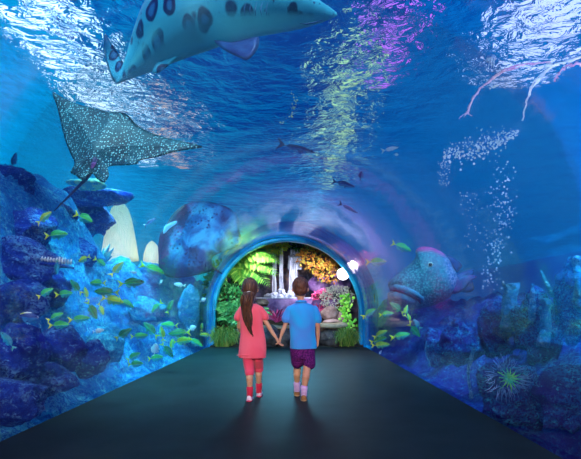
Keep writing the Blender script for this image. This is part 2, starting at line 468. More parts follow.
for i in range(len(spine) - 1):
    for k in range(4):
        t_ = k / 4; a = spine[max(i - 1, 0)] + (yoff[max(i - 1, 0)],); b = spine[i] + (yoff[i],); c0 = spine[i + 1] + (yoff[i + 1],); d0 = spine[min(i + 2, len(spine) - 1)] + (yoff[min(i + 2, len(spine) - 1)],)
        fine.append([.5 * ((2 * q) + (r - p) * t_ + (2 * p - 5 * q + 4 * r - s) * t_ ** 2 + (3 * q - p - 3 * r + s) * t_ ** 3) for p, q, r, s in zip(a, b, c0, d0)])
fine.append(list(spine[-1]) + [yoff[-1]])
cent = [P(px, py, Ys + yo) for px, py, r, wd, yo in fine]
for i, (px, py, r, wd, yo) in enumerate(fine):
    dv = (cent[min(i + 1, len(cent) - 1)] - cent[max(i - 1, 0)]).normalized()
    side = Vector((0, 1, 0)); side = (side - dv * side.dot(dv)).normalized(); up = side.cross(dv)
    if up.z < 0: up = -up
    hh = max(r, .8) * (Ys + yo) / F
    rr = []
    for k in range(28):
        a = 2 * math.pi * k / 28
        ca, sa = math.cos(a), math.sin(a)
        sy = 1.0 if sa > 0 else .92
        # flattened belly
        rr.append(cent[i] + side * ca * hh * wd * (1 if sa > -.2 else 1 - .25 * (-sa)) + up * sa * hh * sy)
    rings.append(rr)
mb.rings(rings)
nbody = len(mb.v)
def Q(px, py, y): return P(px, py, Ys + y)
pf = MB(); fin(pf, [Q(214, 40, -.12), Q(232, 42, -.16), Q(250, 38, -.2), Q(258, 37, -.24), Q(259, 44, -.28), Q(255, 53, -.3), Q(247, 60, -.3), Q(238, 57, -.27), Q(224, 50, -.2)], .022, (.1, .8, .6))   # near pectoral
fin(mb, [Q(205, -22, .1), Q(188, -40, .16), Q(165, -52, .2), Q(160, -40, .22), Q(162, -14, .25), Q(185, -8, .2)], .02, (.1, 1, 0))     # dorsal
fin(mb, [Q(128, 74, 1.0), Q(122, 60, 1.15), Q(112, 44, 1.3), Q(105, 34, 1.4), Q(104, 50, 1.38), Q(108, 68, 1.3), Q(116, 84, 1.2)], .02, (.1, 1, .1))   # tail
fin(mb, [Q(182, 50, .3), Q(172, 62, .38), Q(160, 72, .45), Q(152, 72, .5), Q(158, 60, .5), Q(168, 48, .45)], .015, (.1, .9, .4))
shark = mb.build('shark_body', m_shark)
shark.name = 'leopard_shark'
tag(shark, 'large dark-spotted pale shark gliding over the tunnel roof', 'shark')
ba = shark.data.attributes.new('belly', 'FLOAT', 'POINT')
def ss2(a, b, x):
    t = min(1, max(0, (x - a) / (b - a))); return t * t * (3 - 2 * t)
vals2 = []; un2 = []
for i in range(len(shark.data.vertices)):
    if i < len(rings) * 28:
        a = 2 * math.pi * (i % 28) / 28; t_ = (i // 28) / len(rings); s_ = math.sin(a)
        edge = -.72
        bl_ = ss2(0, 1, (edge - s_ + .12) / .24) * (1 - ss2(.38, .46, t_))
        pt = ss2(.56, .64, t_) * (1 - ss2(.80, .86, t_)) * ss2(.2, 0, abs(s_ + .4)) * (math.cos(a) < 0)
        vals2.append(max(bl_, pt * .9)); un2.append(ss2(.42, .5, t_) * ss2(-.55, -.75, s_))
    else: vals2.append(0.0); un2.append(0.0)
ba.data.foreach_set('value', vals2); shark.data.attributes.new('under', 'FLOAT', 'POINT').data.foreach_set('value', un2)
m_darkfin = mottled('dark fin', (.01, .03, .12), (.03, .1, .25), 5, .5, .1)
m_pfin = mottled('violet shark fin', (.02, .01, .12), (.04, .1, .28), 4, .5, .1)
pf.build('pectoral_fin', m_pfin, shark)
mb = MB(); mb.sphere(Q(296.5, 5.5, -.155), (.022, .012, .018)); mb.build('eye', m_eye, shark)
mb = MB(); mb.tube([Q(322, 20, -.085), Q(314, 22.5, -.10), Q(306, 24, -.12), Q(300, 23.5, -.14)], [.002, .006, .006, .002], 6); mb.build('mouth', m_darkfin, shark)
mb = MB()
for k in range(5):
    x0 = 268 - k * 5.5
    mb.tube([Q(x0, 2, -.245 - k * .012), Q(x0 - 2, 9, -.262 - k * .012), Q(x0 - 1, 16, -.245 - k * .012)], [.002, .006, .002], 6)
mb.build('gill_slits', m_darkfin, shark)

# --- spotted eagle ray
m_eagle = mat('eagle ray skin', (.01, .08, .12), .5, .3); n = NT(m_eagle); v = n.coord('Object', (1, 1, 1))
dots = n.ramp(n.voro(v, 33, rnd=.6), [(.20, (1, 1, 1)), (.34, (0, 0, 0))])
base_ = n.ramp(n.noise(v, 2.4, 5), [(.35, (.003, .022, .045)), (.6, (.006, .075, .11)), (.72, (.04, .18, .24))])
n.base(n.mix(dots, base_, (.34, .78, .82)))
n.bump(n.noise(v, 8, 4), .15, .02)
Ye = 5.2
ol = [(53, 92), (64, 99), (78, 106), (92, 110), (106, 112.5), (113, 111.5), (121, 113), (128, 118), (136, 127), (150, 134), (168, 138.5), (186, 140.5), (203, 143),
      (190, 147), (172, 152), (156, 158), (140, 162), (136, 166), (124, 168), (110, 169), (105, 172), (108, 178), (103, 186), (96, 182), (92, 175), (86, 176), (84, 181), (76, 177), (69, 175), (73, 166), (69, 157), (64, 143), (60, 125), (57, 108)]
ctr = (98, 146)
def eyd(px, py):    # tilt: right wing nearer, head away
    return Ye - (px - 98) * .0035 + (146 - py) * .006
out3 = [P(px, py, eyd(px, py)) for px, py in ol]
nrm = Vector((.15, -.75, -.62))
c3 = P(*ctr, Ye)
axis = (P(120, 114, eyd(120, 114)) - P(92, 172, eyd(92, 172))).normalized()
def ebend(q):
    dq = q - c3; lat = (dq - axis * dq.dot(axis)); dd = lat.length
    return q + nrm.normalized() * (.10 * (1 - math.exp(-(dd / .16) ** 2)) * -1 + .12 * dd * dd)
def eth(s): return .135 * (1 - s ** 1.1) ** 1.2 + .006 * (1 - s)
mb = lens(out3, nrm, c3, eth, rings=12, sub=4, bend=ebend)
eagle = mb.build('spotted_eagle_ray', m_eagle)
tag(eagle, 'dark eagle ray covered in white dots with long thin tail, upper left', 'ray')
m_tail = mottled('ray tail', (.02, .008, .08), (.05, .02, .14), 6, .5, .1)
mb = MB(); tp = [P(97, 158, Ye - .10), P(92, 170, Ye - .08), P(86, 179, Ye - .04), P(78, 187, Ye), P(69, 196, Ye + .02), P(61, 204, Ye + .02), P(54, 211, Ye)]
mb.tube(tp, [.035, .028, .02, .016, .012, .009, .004], 8); mb.build('tail', m_tail, eagle)
m_purple = mottled('tail base', (.10, .01, .16), (.25, .05, .3), 14, .5, .1)
mb = MB(); mb.rings(lens([P(92, 165, Ye - .12), P(97, 166, Ye - .12), P(96, 174, Ye - .1), P(91, 178, Ye - .08), (P(86, 176, Ye - .08))], nrm, P(92, 171, Ye - .1), .02, 4, 3).v and [[P(94, 163, Ye - .13)] * 6, [P(94, 163, Ye - .13) + Vector((.03 * math.cos(k), .012 * math.sin(k), .02 * math.sin(k))) for k in range(6)], [P(89, 176, Ye - .07)] * 6]); mb.build('dorsal_fin', m_purple, eagle)

# --- round stingray
m_sting = mat('stingray skin', (.01, .1, .3), .55, .3); n = NT(m_sting); v = n.coord('Object', (1, 1, 1))
sb = n.ramp(n.noise(v, 2.2, 4, .6, .5), [(.36, (.003, .02, .10)), (.5, (.01, .15, .38)), (.62, (.06, .40, .62))])
blk = n.ramp(n.voro(v, 13, rnd=1), [(.28, (1, 1, 1)), (.4, (0, 0, 0))])
blk = n.mix(n.ramp(n.noise(v, 1.7, 2), [(.46, (0, 0, 0)), (.54, (1, 1, 1))]), (0, 0, 0), blk)
sb = n.mix(blk, sb, (.003, .012, .07))
edge = n.n('ShaderNodeAttribute'); edge.attribute_name = 'rim'
sb = n.mix(edge.outputs['Fac'], sb, (.003, .01, .05))
n.base(sb); n.bump(n.noise(v, 5, 5), .3, .05)
Yr = 10.6
ol = [(200, 201), (188, 203), (177, 210), (171, 216), (164, 228), (160, 235), (158, 247), (158.5, 257), (159, 266), (163, 273), (168, 277), (178, 278), (190, 276.5), (202, 274), (211, 271), (213, 265), (212, 259), (217, 254),
      (231, 249.5), (239, 245), (242, 240), (239, 229), (238, 217), (233, 211), (225, 206), (213, 202.5)]
out3 = [P(px, py, Yr - (px - 200) * .004 + (240 - py) * .004) for px, py in ol]
c3 = P(196, 241, Yr); nrm2 = Vector((.1, -1, -.15))
def sbend(q):
    dq = q - c3; return q + nrm2.normalized() * (.025 * math.sin(math.atan2(dq.z, dq.x) * 7) * min(1, dq.length) ** 3)
def sth(s): return .15 * (1 - s ** 2.2) ** .9 + .012 * (1 - s)
mb = lens(out3, nrm2, c3, sth, rings=12, sub=4, bend=sbend)
sting = mb.build('round_stingray', m_sting)
ra = sting.data.attributes.new('rim', 'FLOAT', 'POINT')
M = len(out3) * 4; vals = []   # dark turned-up rim
for i in range(len(sting.data.vertices)):
    k = (((i - 1) // M) + 1) if 0 < i <= 12 * M else 0
    j = (i - 1) % M if i else 0; fr_ = j / M
    # dark band of the underside edge turned outwards along the left and lower rim
    wgt = 1.0 if (.04 < fr_ < .32) else (.9 if .32 <= fr_ < .66 else .25)
    vals.append(ss2(.58, .8, k / 12) * wgt)
ra.data.foreach_set('value', vals)
tag(sting, 'round dark blue mottled stingray with curled rim against the glass', 'ray')
m_pale = mottled('pale skin', (.15, .5, .7), (.3, .65, .8), 6, .5, .1)
mb = lens([P(163, 233, Yr - .10), P(165, 226, Yr - .11), P(172, 222, Yr - .13), P(177, 221, Yr - .14), P(176, 224, Yr - .14), P(170, 228, Yr - .13), P(165, 233, Yr - .12)], nrm2, P(170, 227, Yr - .12), .02, 4, 3)
mb.build('pale_eye_patch', m_pale, sting)
mb = MB(); mb.tube([P(206, 262, Yr + .1), P(216, 270, Yr + .3), P(226, 276, Yr + .7), P(232, 284, Yr + 1.2)], [.04, .03, .02, .006], 8); mb.build('tail', m_tail, sting)

# --- humphead wrasse
m_wr = mat('wrasse scales', (.05, .3, .4), .5, .4); n = NT(m_wr); v = n.coord('Object', (1, 1, 1))
tex = n.ramp(n.voro(v, 26, rnd=.9), [(.15, (.13, .50, .50)), (.5, (.015, .25, .31)), (.75, (.005, .13, .2))])
big = n.noise(v, 1.6, 3)
base_ = n.mix(n.ramp(big, [(.4, (0, 0, 0)), (.65, (.8, .8, .8))]), tex, (.02, .2, .3))
cr = n.n('ShaderNodeAttribute'); cr.attribute_name = 'crest'
net = n.ramp(n.voro(v, 13, 'DISTANCE_TO_EDGE'), [(.04, (.5, .42, .62)), (.12, (.05, .16, .38))])
base_ = n.mix(n.math('MULTIPLY', cr.outputs['Fac'], .85), base_, net)
pk = n.n('ShaderNodeAttribute'); pk.attribute_name = 'pink'
base_ = n.mix(pk.outputs['Fac'], base_, (.72, .12, .36))
n.base(base_); n.bump(n.voro(v, 26), .35, .02)
Yw = 8.6
ol = [(416, 256), (415.5, 251), (419, 247.5), (424, 246.5), (430, 247), (436, 249), (443, 253), (449, 259), (453, 267), (457, 275), (458, 282), (456, 289), (452, 295), (446, 300), (440, 303), (428, 307), (415, 309.5), (406, 308.5), (398, 306.5), (391, 303.5), (388, 299),
      (387.5, 294), (390, 290.5), (388.5, 287), (388, 282.5), (393, 277.5), (399, 273), (406, 267), (412, 262)]
def wd(px): return Yw - (px - 420) * .006
out3 = [P(px, py, wd(px)) for px, py in ol]
c3 = P(424, 281, Yw); nw = Vector((-.25, -1, 0))
def wth(s): return .36 * (1 - s ** 2.4) ** .75
mb = lens(out3, nw, c3, wth, rings=14, sub=4)
wr = mb.build('humphead_wrasse', m_wr)
cv, pv = [], []
for vtx in wr.data.vertices:
    q = vtx.co; px = CX + q.x * F / q.y; py = CY - (q.z - EYE) * F / q.y
    cv.append(ss2(0, 1, ((px - 441) + (265 - py) * .25) / 8))
    pv.append(ss2(252.5, 249, py - max(0, px - 432) * .45) if px < 446 else 0)
wr.data.attributes.new('crest', 'FLOAT', 'POINT').data.foreach_set('value', cv)
wr.data.attributes.new('pink', 'FLOAT', 'POINT').data.foreach_set('value', pv)
tag(wr, 'big blue-green humphead wrasse with thick lips and pink crest line', 'fish')
m_lip = mottled('lips', (.02, .2, .32), (.05, .34, .44), 8, .5, .2)
m_groove = mat('mouth line', (.005, .02, .07), .7)
# front surface depth helper: find y on the body's near side
from mathutils.bvhtree import BVHTree
def near(obj, px, py, off=.0):
    bvh = near.c.get(obj.name)
    if not bvh:
        bvh = BVHTree.FromPolygons([v.co.copy() for v in obj.data.vertices], [tuple(p.vertices) for p in obj.data.polygons]); near.c[obj.name] = bvh
    o = Vector((0, 0, EYE)); d_ = (P(px, py, 1) - o).normalized()
    h = bvh.ray_cast(o, d_)
    if h[0] is None: return None
    return h[0] - d_ * off
near.c = {}
def on(obj, pts, off=.0, fb=None):
    r = []
    for px, py in pts:
        q = near(obj, px, py, off)
        if q is None: q = P(px, py, fb or r[-1].y)
        r.append(q)
    return r
mb = MB(); mb.tube(on(wr, [(391, 290), (396, 290.5), (402, 292), (408, 294), (414, 297), (419, 300.5), (421, 304)]), [.02, .03, .035, .035, .03, .025, .01], 8); mb.build('mouth', m_groove, wr)
mb = MB(); mb.tube(on(wr, [(391, 287.5), (397, 287.5), (404, 289), (411, 291.5), (417, 294.5), (422, 298), (424, 303)]), [.04, .06, .06, .055, .05, .035, .01], 10); mb.build('upper_lip', m_lip, wr)
mb = MB(); mb.tube(on(wr, [(391, 296), (397, 295.5), (404, 297), (410, 299.5), (415, 302)]), [.05, .08, .08, .06, .02], 10); mb.build('lower_lip', m_lip, wr)
q = near(wr, 430.5, 264.5)
mb = MB(); mb.sphere(q, (.05, .035, .05)); e = mb.build('eye', m_eyering, wr)
mb = MB(); mb.sphere(q + Vector((-.01, -.025, 0)), (.03, .02, .03)); mb.build('pupil', m_eye, e)
m_wfin = mottled('wrasse dorsal fin', (.01, .03, .16), (.02, .1, .3), 6, .5, .2)
mb = MB(); fin(mb, [P(446, 256, Yw - .1), P(454, 258, Yw - .1), (P(462, 265, Yw - .12)), P(460, 269, Yw - .1), P(456, 272, Yw - .1)], .03, nw); mb.build('dorsal_fin', m_wfin, wr)
m_mag = mottled('magenta fin', (.35, .03, .25), (.03, .14, .28), 2.2, .5, .2, lo=.42, hi=.62)
mb = MB(); fin(mb, [P(448, 290, Yw - .28), P(453, 282, Yw - .28), P(461, 276, Yw - .26), P(470, 275, Yw - .2), P(477, 277, Yw - .15), P(470, 282, Yw - .18), P(465, 289, Yw - .2), P(455, 294, Yw - .26)], .03, nw); mb.build('pectoral_fin', m_mag, wr)
mb = MB(); fin(mb, [P(450, 279, Yw - .1), P(463, 272, Yw - .05), P(474, 270, Yw), P(472, 279, Yw), P(474, 290, Yw), P(462, 292, Yw - .05)], .035, nw); mb.build('tail_fin', m_wfin, wr)

# ------------------------------------------------------------ small fish
def snapper_mat(name, back, belly, tailc, stripe):
    m = mat(name, back, .4, .5); n = NT(m); v = n.coord('Object')
    s = n.n('ShaderNodeSeparateXYZ'); n.l(v, s.inputs[0])
    body = n.ramp(n.math('ADD', n.math('MULTIPLY', s.outputs['Z'], 3.0), .5), [(.22, belly), (.42, belly), (.5, stripe), (.60, back)])
    tl = n.ramp(n.math('ADD', s.outputs['X'], .5), [(.15, (1, 1, 1)), (.26, (0, 0, 0))])
    n.base(n.mix(tl, body, tailc)); return m
m_fishes = {
    'green': snapper_mat('green snapper', (.04, .50, .12), (.02, .5, .5), (.85, .9, .04), (.15, .65, .05)),
    'yellow': snapper_mat('yellow snapper', (.5, .8, .08), (.15, .75, .35), (1, .9, .06), (.8, .85, .06)),
    'dark': snapper_mat('dark green snapper', (.01, .18, .07), (.02, .36, .25), (.6, .7, .05), (.04, .4, .05)),
    'teal': snapper_mat('teal snapper', (.02, .25, .4), (.02, .4, .6), (.1, .45, .4), (.02, .35, .4)),
    'pale': snapper_mat('pale fish', (.65, .8, .9), (.8, .9, 1), (.7, .8, .8), (.7, .85, .95)),
    'navy': snapper_mat('navy fish', (.01, .03, .2), (.03, .2, .5), (.01, .04, .2), (.02, .06, .3)),
}
def fish_mesh(hgt=.17, wid=.075, bendy=0, fork=1):
    """unit-length fish, head at +x, tail at -x"""
    mb = MB(); prof_ = [(-.30, .10), (-.24, .16), (-.15, .42), (-.03, .80), (.1, 1.0), (.22, 1.0), (.33, .84), (.42, .56), (.48, .26), (.505, .06)]
    rings = []
    for x, r in prof_:
        yy = bendy * (x ** 2) * (1 if x < 0 else .4)
        rings.append([Vector((x, yy + wid * r ** .8 * math.cos(a), hgt * r * math.sin(a) * (1 if math.sin(a) > 0 else .9))) for a in [2 * math.pi * k / 12 for k in range(12)]])
    mb.rings(rings)
    by = bendy
    def V(x, z): return (x, by * x * x * (1 if x < 0 else .4), z)
    fin(mb, [V(-.28, .0), V(-.34, .05), V(-.5, .16 * fork), V(-.44, .05), V(-.42, 0), V(-.44, -.05), V(-.5, -.16 * fork), V(-.34, -.05)], .012)
    fin(mb, [V(.25, hgt * .9), V(.12, hgt * 1.32), V(-.05, hgt * 1.25), V(-.2, hgt * .8), V(-.22, hgt * .3), V(-.05, hgt * .7)], .012)
    fin(mb, [V(.02, -hgt * .8), V(-.06, -hgt * 1.25), V(-.16, -hgt * .9), V(-.2, -hgt * .35), V(-.05, -hgt * .7)], .012)
    fin(mb, [V(.18, -hgt * .8), V(.12, -hgt * 1.35), V(.06, -hgt * 1.2), V(.08, -hgt * .8)], .012)
    for s in (-1, 1):
        fin(mb, [(.22, s * wid * .9, -.02), (.12, s * (wid + .05), .01), (.05, s * (wid + .07), -.05), (.12, s * (wid + .03), -.07)], .008, (0, 1, .3))
    k0 = len(mb.f)
    mb.cur = 1
    for s in (-1, 1): mb.sphere((.40, s * wid * .62, hgt * .25), (.024, .014, .024), 8, 5)
    mb.cur = 0
    return mb
fish_protos = {}
def place_fish(px, py, ln, ang, tone, label, group=None, Y=None, yaw=0, name='striped_snapper', hgt=.15, bendy=0, cat='fish'):
    """px,py = middle of the fish in the photo; ang = heading (degrees anticlockwise from right)"""
    if Y is None:
        if px < 212: Y = min(10.2, 1.97 * F / (CX - px) * 1.05 + .35)
        else: Y = 1.59 * F / (px - CX) * 1.05 + .35
    key = (tone, hgt, bendy)
    if key not in fish_protos:
        o = fish_mesh(hgt, hgt * .42, bendy).build(name, [m_fishes[tone], m_eye]); fish_protos[key] = o.data
        C.objects.unlink(o); bpy.data.objects.remove(o)
    o = bpy.data.objects.new(name, fish_protos[key]); link(o)
    L_ = ln * Y / F / max(.45, math.cos(R(yaw)))
    o.location = P(px, py, Y); o.scale = (L_,) * 3
    flip = abs(((ang + 180) % 360) - 180) > 90
    # heading left: turn the fish round the upright axis so its back stays up
    if flip: m_ = Matrix.Rotation(R(ang - 180), 4, 'Y').inverted() @ Matrix.Rotation(R(180 + yaw), 4, 'Z')
    else: m_ = Matrix.Rotation(R(ang), 4, 'Y').inverted() @ Matrix.Rotation(R(yaw), 4, 'Z')
    o.rotation_euler = m_.to_euler()
    tag(o, label, cat, group)
    return o
G1 = 'yellow-tailed snappers left of the tunnel'; G2 = 'yellow-tailed snappers right of the tunnel'
school = [
 (44, 218, 20, 35, 'yellow', 'bright green-yellow fish swimming highest in front of the dark reef', None, .0),
 (56, 235, 25, 4, 'green', 'green fish with yellow tail just below the highest yellow fish', None, .05),
 (84, 218, 24, -25, 'green', 'green fish with yellow tail slanting down by the ray tail tip', None, 0),
 (84, 259, 15, 200, 'yellow', 'yellow-green fish nosing left beside the striped pale coral row', None, .05),
 (100, 262, 16, -30, 'green', 'small green fish just under the glowing dome on its left', None, .05),
 (57, 267, 15, 262, 'teal', 'small teal fish diving below the striped pale coral row', None, 0),
 (45, 293, 19, 28, 'green', 'green fish tilted up, leftmost of the lower school', None, .05),
 (64, 294, 20, 5, 'green', 'level green fish second from the left in the lower school', None, 0),
 (76, 287, 19, 130, 'dark', 'dark green fish climbing left in the middle of the school', None, .1),
 (98, 283, 19, 178, 'green', 'level green fish with yellow tail under the glowing dome', None, 0),
 (107, 292, 24, 177, 'dark', 'long dark green fish pointing left above the brightest yellow fish', None, .1),
 (117, 269, 19, 55, 'yellow', 'bright yellow fish with wide tail right under the glowing dome', None, 0),
 (131, 283, 26, 5, 'dark', 'dark green fish with yellow tail right of the bright yellow fish', None, 0),
 (152, 269, 23, -22, 'green', 'green fish with yellow tail slanting down to the stingray rim', None, 0),
 (86, 294, 14, 100, 'yellow', 'small upright yellow fish in the thick of the left school', None, 0),
 (112, 300, 25, -12, 'yellow', 'big pale yellow fish in the middle of the left school', None, 0),
 (126, 303, 18, -30, 'green', 'green fish slanting down right of the big pale yellow fish', None, .1),
 (92, 310, 22, -58, 'dark', 'dark green fish diving steeply below the left school', None, 0),
 (101, 309, 14, -60, 'yellow', 'small yellow fish diving beside the dark steep fish', None, .1),
 (55, 317, 18, 25, 'green', 'upper of two green fish close over the white-edged fish', None, .05),
 (59, 325, 22, 3, 'green', 'lower of two green fish right of the white-edged fish', None, 0),
 (79, 319, 20, 6, 'green', 'level green fish with yellow tail below the diving fish', None, 0),
 (157, 307, 17, 222, 'green', 'green fish pointing down left below the stingray', None, 0),
 (170, 307, 15, 65, 'dark', 'dark curved fish pointing up below the stingray', None, 0),
 (170, 325, 18, 176, 'green', 'green fish pointing left, top of the cluster by the floor', None, 0),
 (180, 333, 23, 184, 'dark', 'dark green fish with bright yellow tail near the floor edge', None, 0),
 (151, 330, 22, 135, 'dark', 'dark fish climbing left above the pale oval fish', None, 0),
 (162, 334, 16, 95, 'yellow', 'upright yellow fish in the cluster by the floor', None, 0),
 (182, 341, 20, 8, 'yellow', 'yellow fish pointing right at the cluster edge by the floor', None, 0),
 (195, 342, 17, -30, 'green', 'rightmost green fish slanting down to the floor edge', None, .0),
 (123, 334, 20, 32, 'dark', 'lone dark green fish tilted up in open turquoise water', None, 0),
 (139, 336, 17, 4, 'green', 'faint green fish right of the lone tilted fish', None, 0),
 (167, 350, 19, -52, 'dark', 'dark green fish diving right of the pale oval fish', None, 0),
 (155, 358, 18, 10, 'green', 'green fish with yellow tail under the pale oval fish', None, 0),
 (133, 357, 18, 28, 'green', 'upper of the two tilted fish lowest in the left school', None, 0),
 (135, 364, 18, 5, 'green', 'lower of the two fish lowest in the left school', None, 0),
 (172, 345, 13, 80, 'yellow', 'small yellow fish close beside the diving dark fish', None, .1),
 (202, 327, 9, 80, 'yellow', 'tiny yellow-green fish near the portal on the left', None, 0),
 (206, 335, 12, 175, 'yellow', 'tiny yellow fish right at the left foot of the portal', None, 0),
 (98, 331, 13, 10, 'pale', 'small pale yellow fish alone over the blue slope', None, 0),
]
for i, (px, py, ln, a, tone, lab, g, dy) in enumerate(school):
    place_fish(px, py, ln, a, tone, lab, 'left school of snappers', yaw=random.uniform(-25, 25), bendy=random.choice((0, .25, -.25)),
               Y=min(10.6, 1.97 * F / (CX - px) * 1.05 + .35) + dy)
right_school = [
 (401, 247, 22, -22, 'green', 'green fish with yellow tail highest beside the wrasse hump', 7.2),
 (376, 262, 22, 2, 'green', 'level green fish with yellow tail left of the wrasse hump', None),
 (369, 313, 17, 30, 'green', 'tilted green fish nearest the garden opening on the right', None),
 (386, 314, 15, 8, 'green', 'level green fish just left of the wrasse jaw', None),
 (397, 308, 18, 140, 'dark', 'dark green fish climbing left right under the wrasse jaw', None),
 (406, 311, 12, 75, 'yellow', 'upright yellow fish under the wrasse jaw', None),
 (409, 318, 10, 110, 'yellow', 'smallest yellow fish under the wrasse jaw', None),
 (417, 324, 13, 130, 'teal', 'teal fish rightmost of the school under the wrasse', None),
 (414, 330, 19, -48, 'dark', 'dark green fish diving at the right of the school', None),
 (400, 336, 20, 12, 'green', 'green fish with yellow tail low in the right school', None),
 (380, 334, 16, 28, 'yellow', 'top fish of the stacked three by the right floor edge', None),
 (378, 340, 17, 18, 'green', 'middle fish of the stacked three by the right floor edge', None),
 (380, 345, 18, 5, 'yellow', 'bottom fish of the stacked three by the right floor edge', None),
]
for px, py, ln, a, tone, lab, Y in right_school:
    place_fish(px, py, ln, a, tone, lab, 'right school of snappers', Y=Y, yaw=random.uniform(-20, 20), bendy=random.choice((0, .25, -.25)))
place_fish(27, 317, 23, -4, 'navy', 'blue fish outlined in white and yellow at the far left', Y=3.75, name='white_edged_fish', hgt=.2)
o = C.objects[-1]
mb = MB(); pts = []
for k in range(15):
    t_ = k / 14; x = -.30 + .8 * t_; pts.append((x, 0, .17 * math.sin(math.pi * min(1, max(.04, (t_ * .86 + .14)))) ** .8 + .02))
mb.tube(pts, [.02 + .012 * math.sin(math.pi * k / 14) for k in range(15)], 6)
m_edge = mat('white edge', (.85, .95, .9), .4); nn_ = NT(m_edge); vv_ = nn_.coord(); s_ = nn_.n('ShaderNodeSeparateXYZ'); nn_.l(vv_, s_.inputs[0])
nn_.base(nn_.ramp(nn_.math('ADD', s_.outputs['X'], .5), [(.3, (.75, .85, .05)), (.5, (.85, .95, 1))]))
mb.build('back_stripe', m_edge, o)
place_fish(155, 350, 14, 80, 'pale', 'pale lavender oval fish near the left floor edge', name='pale_fish', hgt=.24)
place_fish(8, 341, 22, 128, 'teal', 'faint blue fish climbing at the left border of the view', name='blue_fish', Y=3.5)
place_fish(71, 377, 13, 10, 'teal', 'faint round blue fish low on the left slope', name='blue_fish', hgt=.24)
place_fish(133, 272, 8, -10, 'pale', 'tiny white fish between school and stingray', name='pale_fish')
place_fish(192, 328, 9, 20, 'pale', 'round white fish close to the left foot of the portal', name='pale_fish', hgt=.24)
place_fish(180, 285, 12, 170, 'pale', 'white fish just under the stingray', name='pale_fish')
place_fish(203, 300, 7, 30, 'pale', 'small white fish halfway between stingray and portal foot', name='pale_fish', hgt=.24)
place_fish(161, 282, 6, 60, 'pale', 'tiny white fish under the left end of the stingray', name='pale_fish')
place_fish(14, 161, 17, 75, 'navy', 'dark blue upright fish over the left reef ridge', name='blue_fish', Y=6.6)
place_fish(150, 222, 15, 35, 'navy', 'slim navy fish beside the stingray shoulder', name='slim_fish', Y=10, hgt=.1)
place_fish(390, 149, 18, 12, 'pale', 'slim white fish alone right of the tunnel crown', name='slim_fish', Y=9.5, hgt=.09, bendy=.25)
place_fish(396, 154.5, 5, 0, 'pale', 'tiny white dot of a fish under the slim white fish', name='pale_fish', Y=9.5, hgt=.24)
place_fish(296, 148, 40, -14, 'navy', 'long dark fish silhouette high above the portal', name='distant_fish', Y=11.5, hgt=.06)
place_fish(348, 208, 22, -28, 'navy', 'dark slim fish silhouette right above the portal', name='distant_fish', Y=12, hgt=.07)
place_fish(343, 184, 24, -15, 'navy', 'faint long fish above the dark slim silhouette', name='distant_fish', Y=13, hgt=.1)
place_fish(361, 176, 10, 80, 'navy', 'faint upright fish high right of the portal', name='distant_fish', Y=12.5, hgt=.2)
place_fish(494, 87, 10, 20, 'pale', 'short curved white fish inside the pink arching strand', name='pale_fish', Y=6, hgt=.1, bendy=.25)
place_fish(380, 353, 6, 60, 'pale', 'tiny white fish at the right floor edge', name='pale_fish')
# ------------------------------------------------------------ the two children
m_skin = mat('skin', (.62, .33, .20), .5, .4); n = NT(m_skin); v = n.coord()
n.base(n.ramp(n.noise(v, 12, 3), [(.35, (.58, .28, .16)), (.65, (.66, .36, .22))]))
m_skin.node_tree.nodes['Principled BSDF'].inputs['Subsurface Weight'].default_value = .08
def cloth(name, c1, c2, sc=16, rough=.85):
    m = mat(name, c1, rough, .2, sheen=.2); n = NT(m); v = n.coord('Object', (1, 1, .5))
    n.base(n.ramp(n.noise(v, 5, 4, .5, 1.2), [(.36, c1), (.62, c2)]))
    n.bump(n.noise(v, sc * 20, 2), .15, .002); return m
m_dress = cloth('coral cotton', (.82, .09, .14), (.86, .12, .17))
m_polo = cloth('blue cotton', (.01, .38, .80), (.06, .26, .72))
m_shorts = mat('dark purple fabric', (.07, .01, .10), .9, .2); n = NT(m_shorts); v = n.coord()
n.base(n.ramp(n.noise(v, 70, 3), [(.4, (.05, .006, .08)), (.6, (.16, .015, .17))]))
m_leg = cloth('pink leggings', (.85, .06, .16), (.8, .08, .12)); m_sock = cloth('red socks', (.75, .03, .08), (.6, .02, .06))
m_lsock = mat('lilac socks', (.6, .35, .7), .9); n = NT(m_lsock); v = n.coord('Object', (1, 1, 1)); s_ = n.n('ShaderNodeSeparateXYZ'); n.l(v, s_.inputs[0])
n.base(n.ramp(n.math('FRACT', n.math('MULTIPLY', s_.outputs['Z'], 70)), [(.45, (.55, .25, .65)), (.55, (.75, .6, .85))]))
m_hair = mat('dark brown hair', (.05, .018, .01), .45, .4); n = NT(m_hair); v = n.coord('Object', (30, 30, 2.5))
n.base(n.ramp(n.noise(v, 3, 5), [(.3, (.02, .007, .005)), (.55, (.085, .03, .014)), (.75, (.22, .09, .035))])); n.bump(n.noise(v, 5, 4), .6, .006)
m_hairb = mat('brown hair', (.06, .02, .01), .5, .4); n = NT(m_hairb); v = n.coord('Object', (25, 25, 5))
n.base(n.ramp(n.noise(v, 3, 5), [(.3, (.03, .009, .006)), (.6, (.13, .045, .02)), (.78, (.25, .1, .04))])); n.bump(n.noise(v, 5, 4), .6, .006)
m_shoeg = mottled('pale pink shoe', (.75, .5, .6), (.85, .7, .78), 30, .5, .1); m_sole = mat('red sole', (.55, .03, .1), .5)
m_shoeb = mottled('brown leather', (.28, .12, .04), (.4, .18, .06), 20, .5, .2); m_soleb = mat('tan sole', (.4, .25, .12), .6)
m_white = mat('white band', (.85, .85, .85), .5); m_lipc = mat('lips pink', (.55, .15, .15), .4)
U = 1 / F
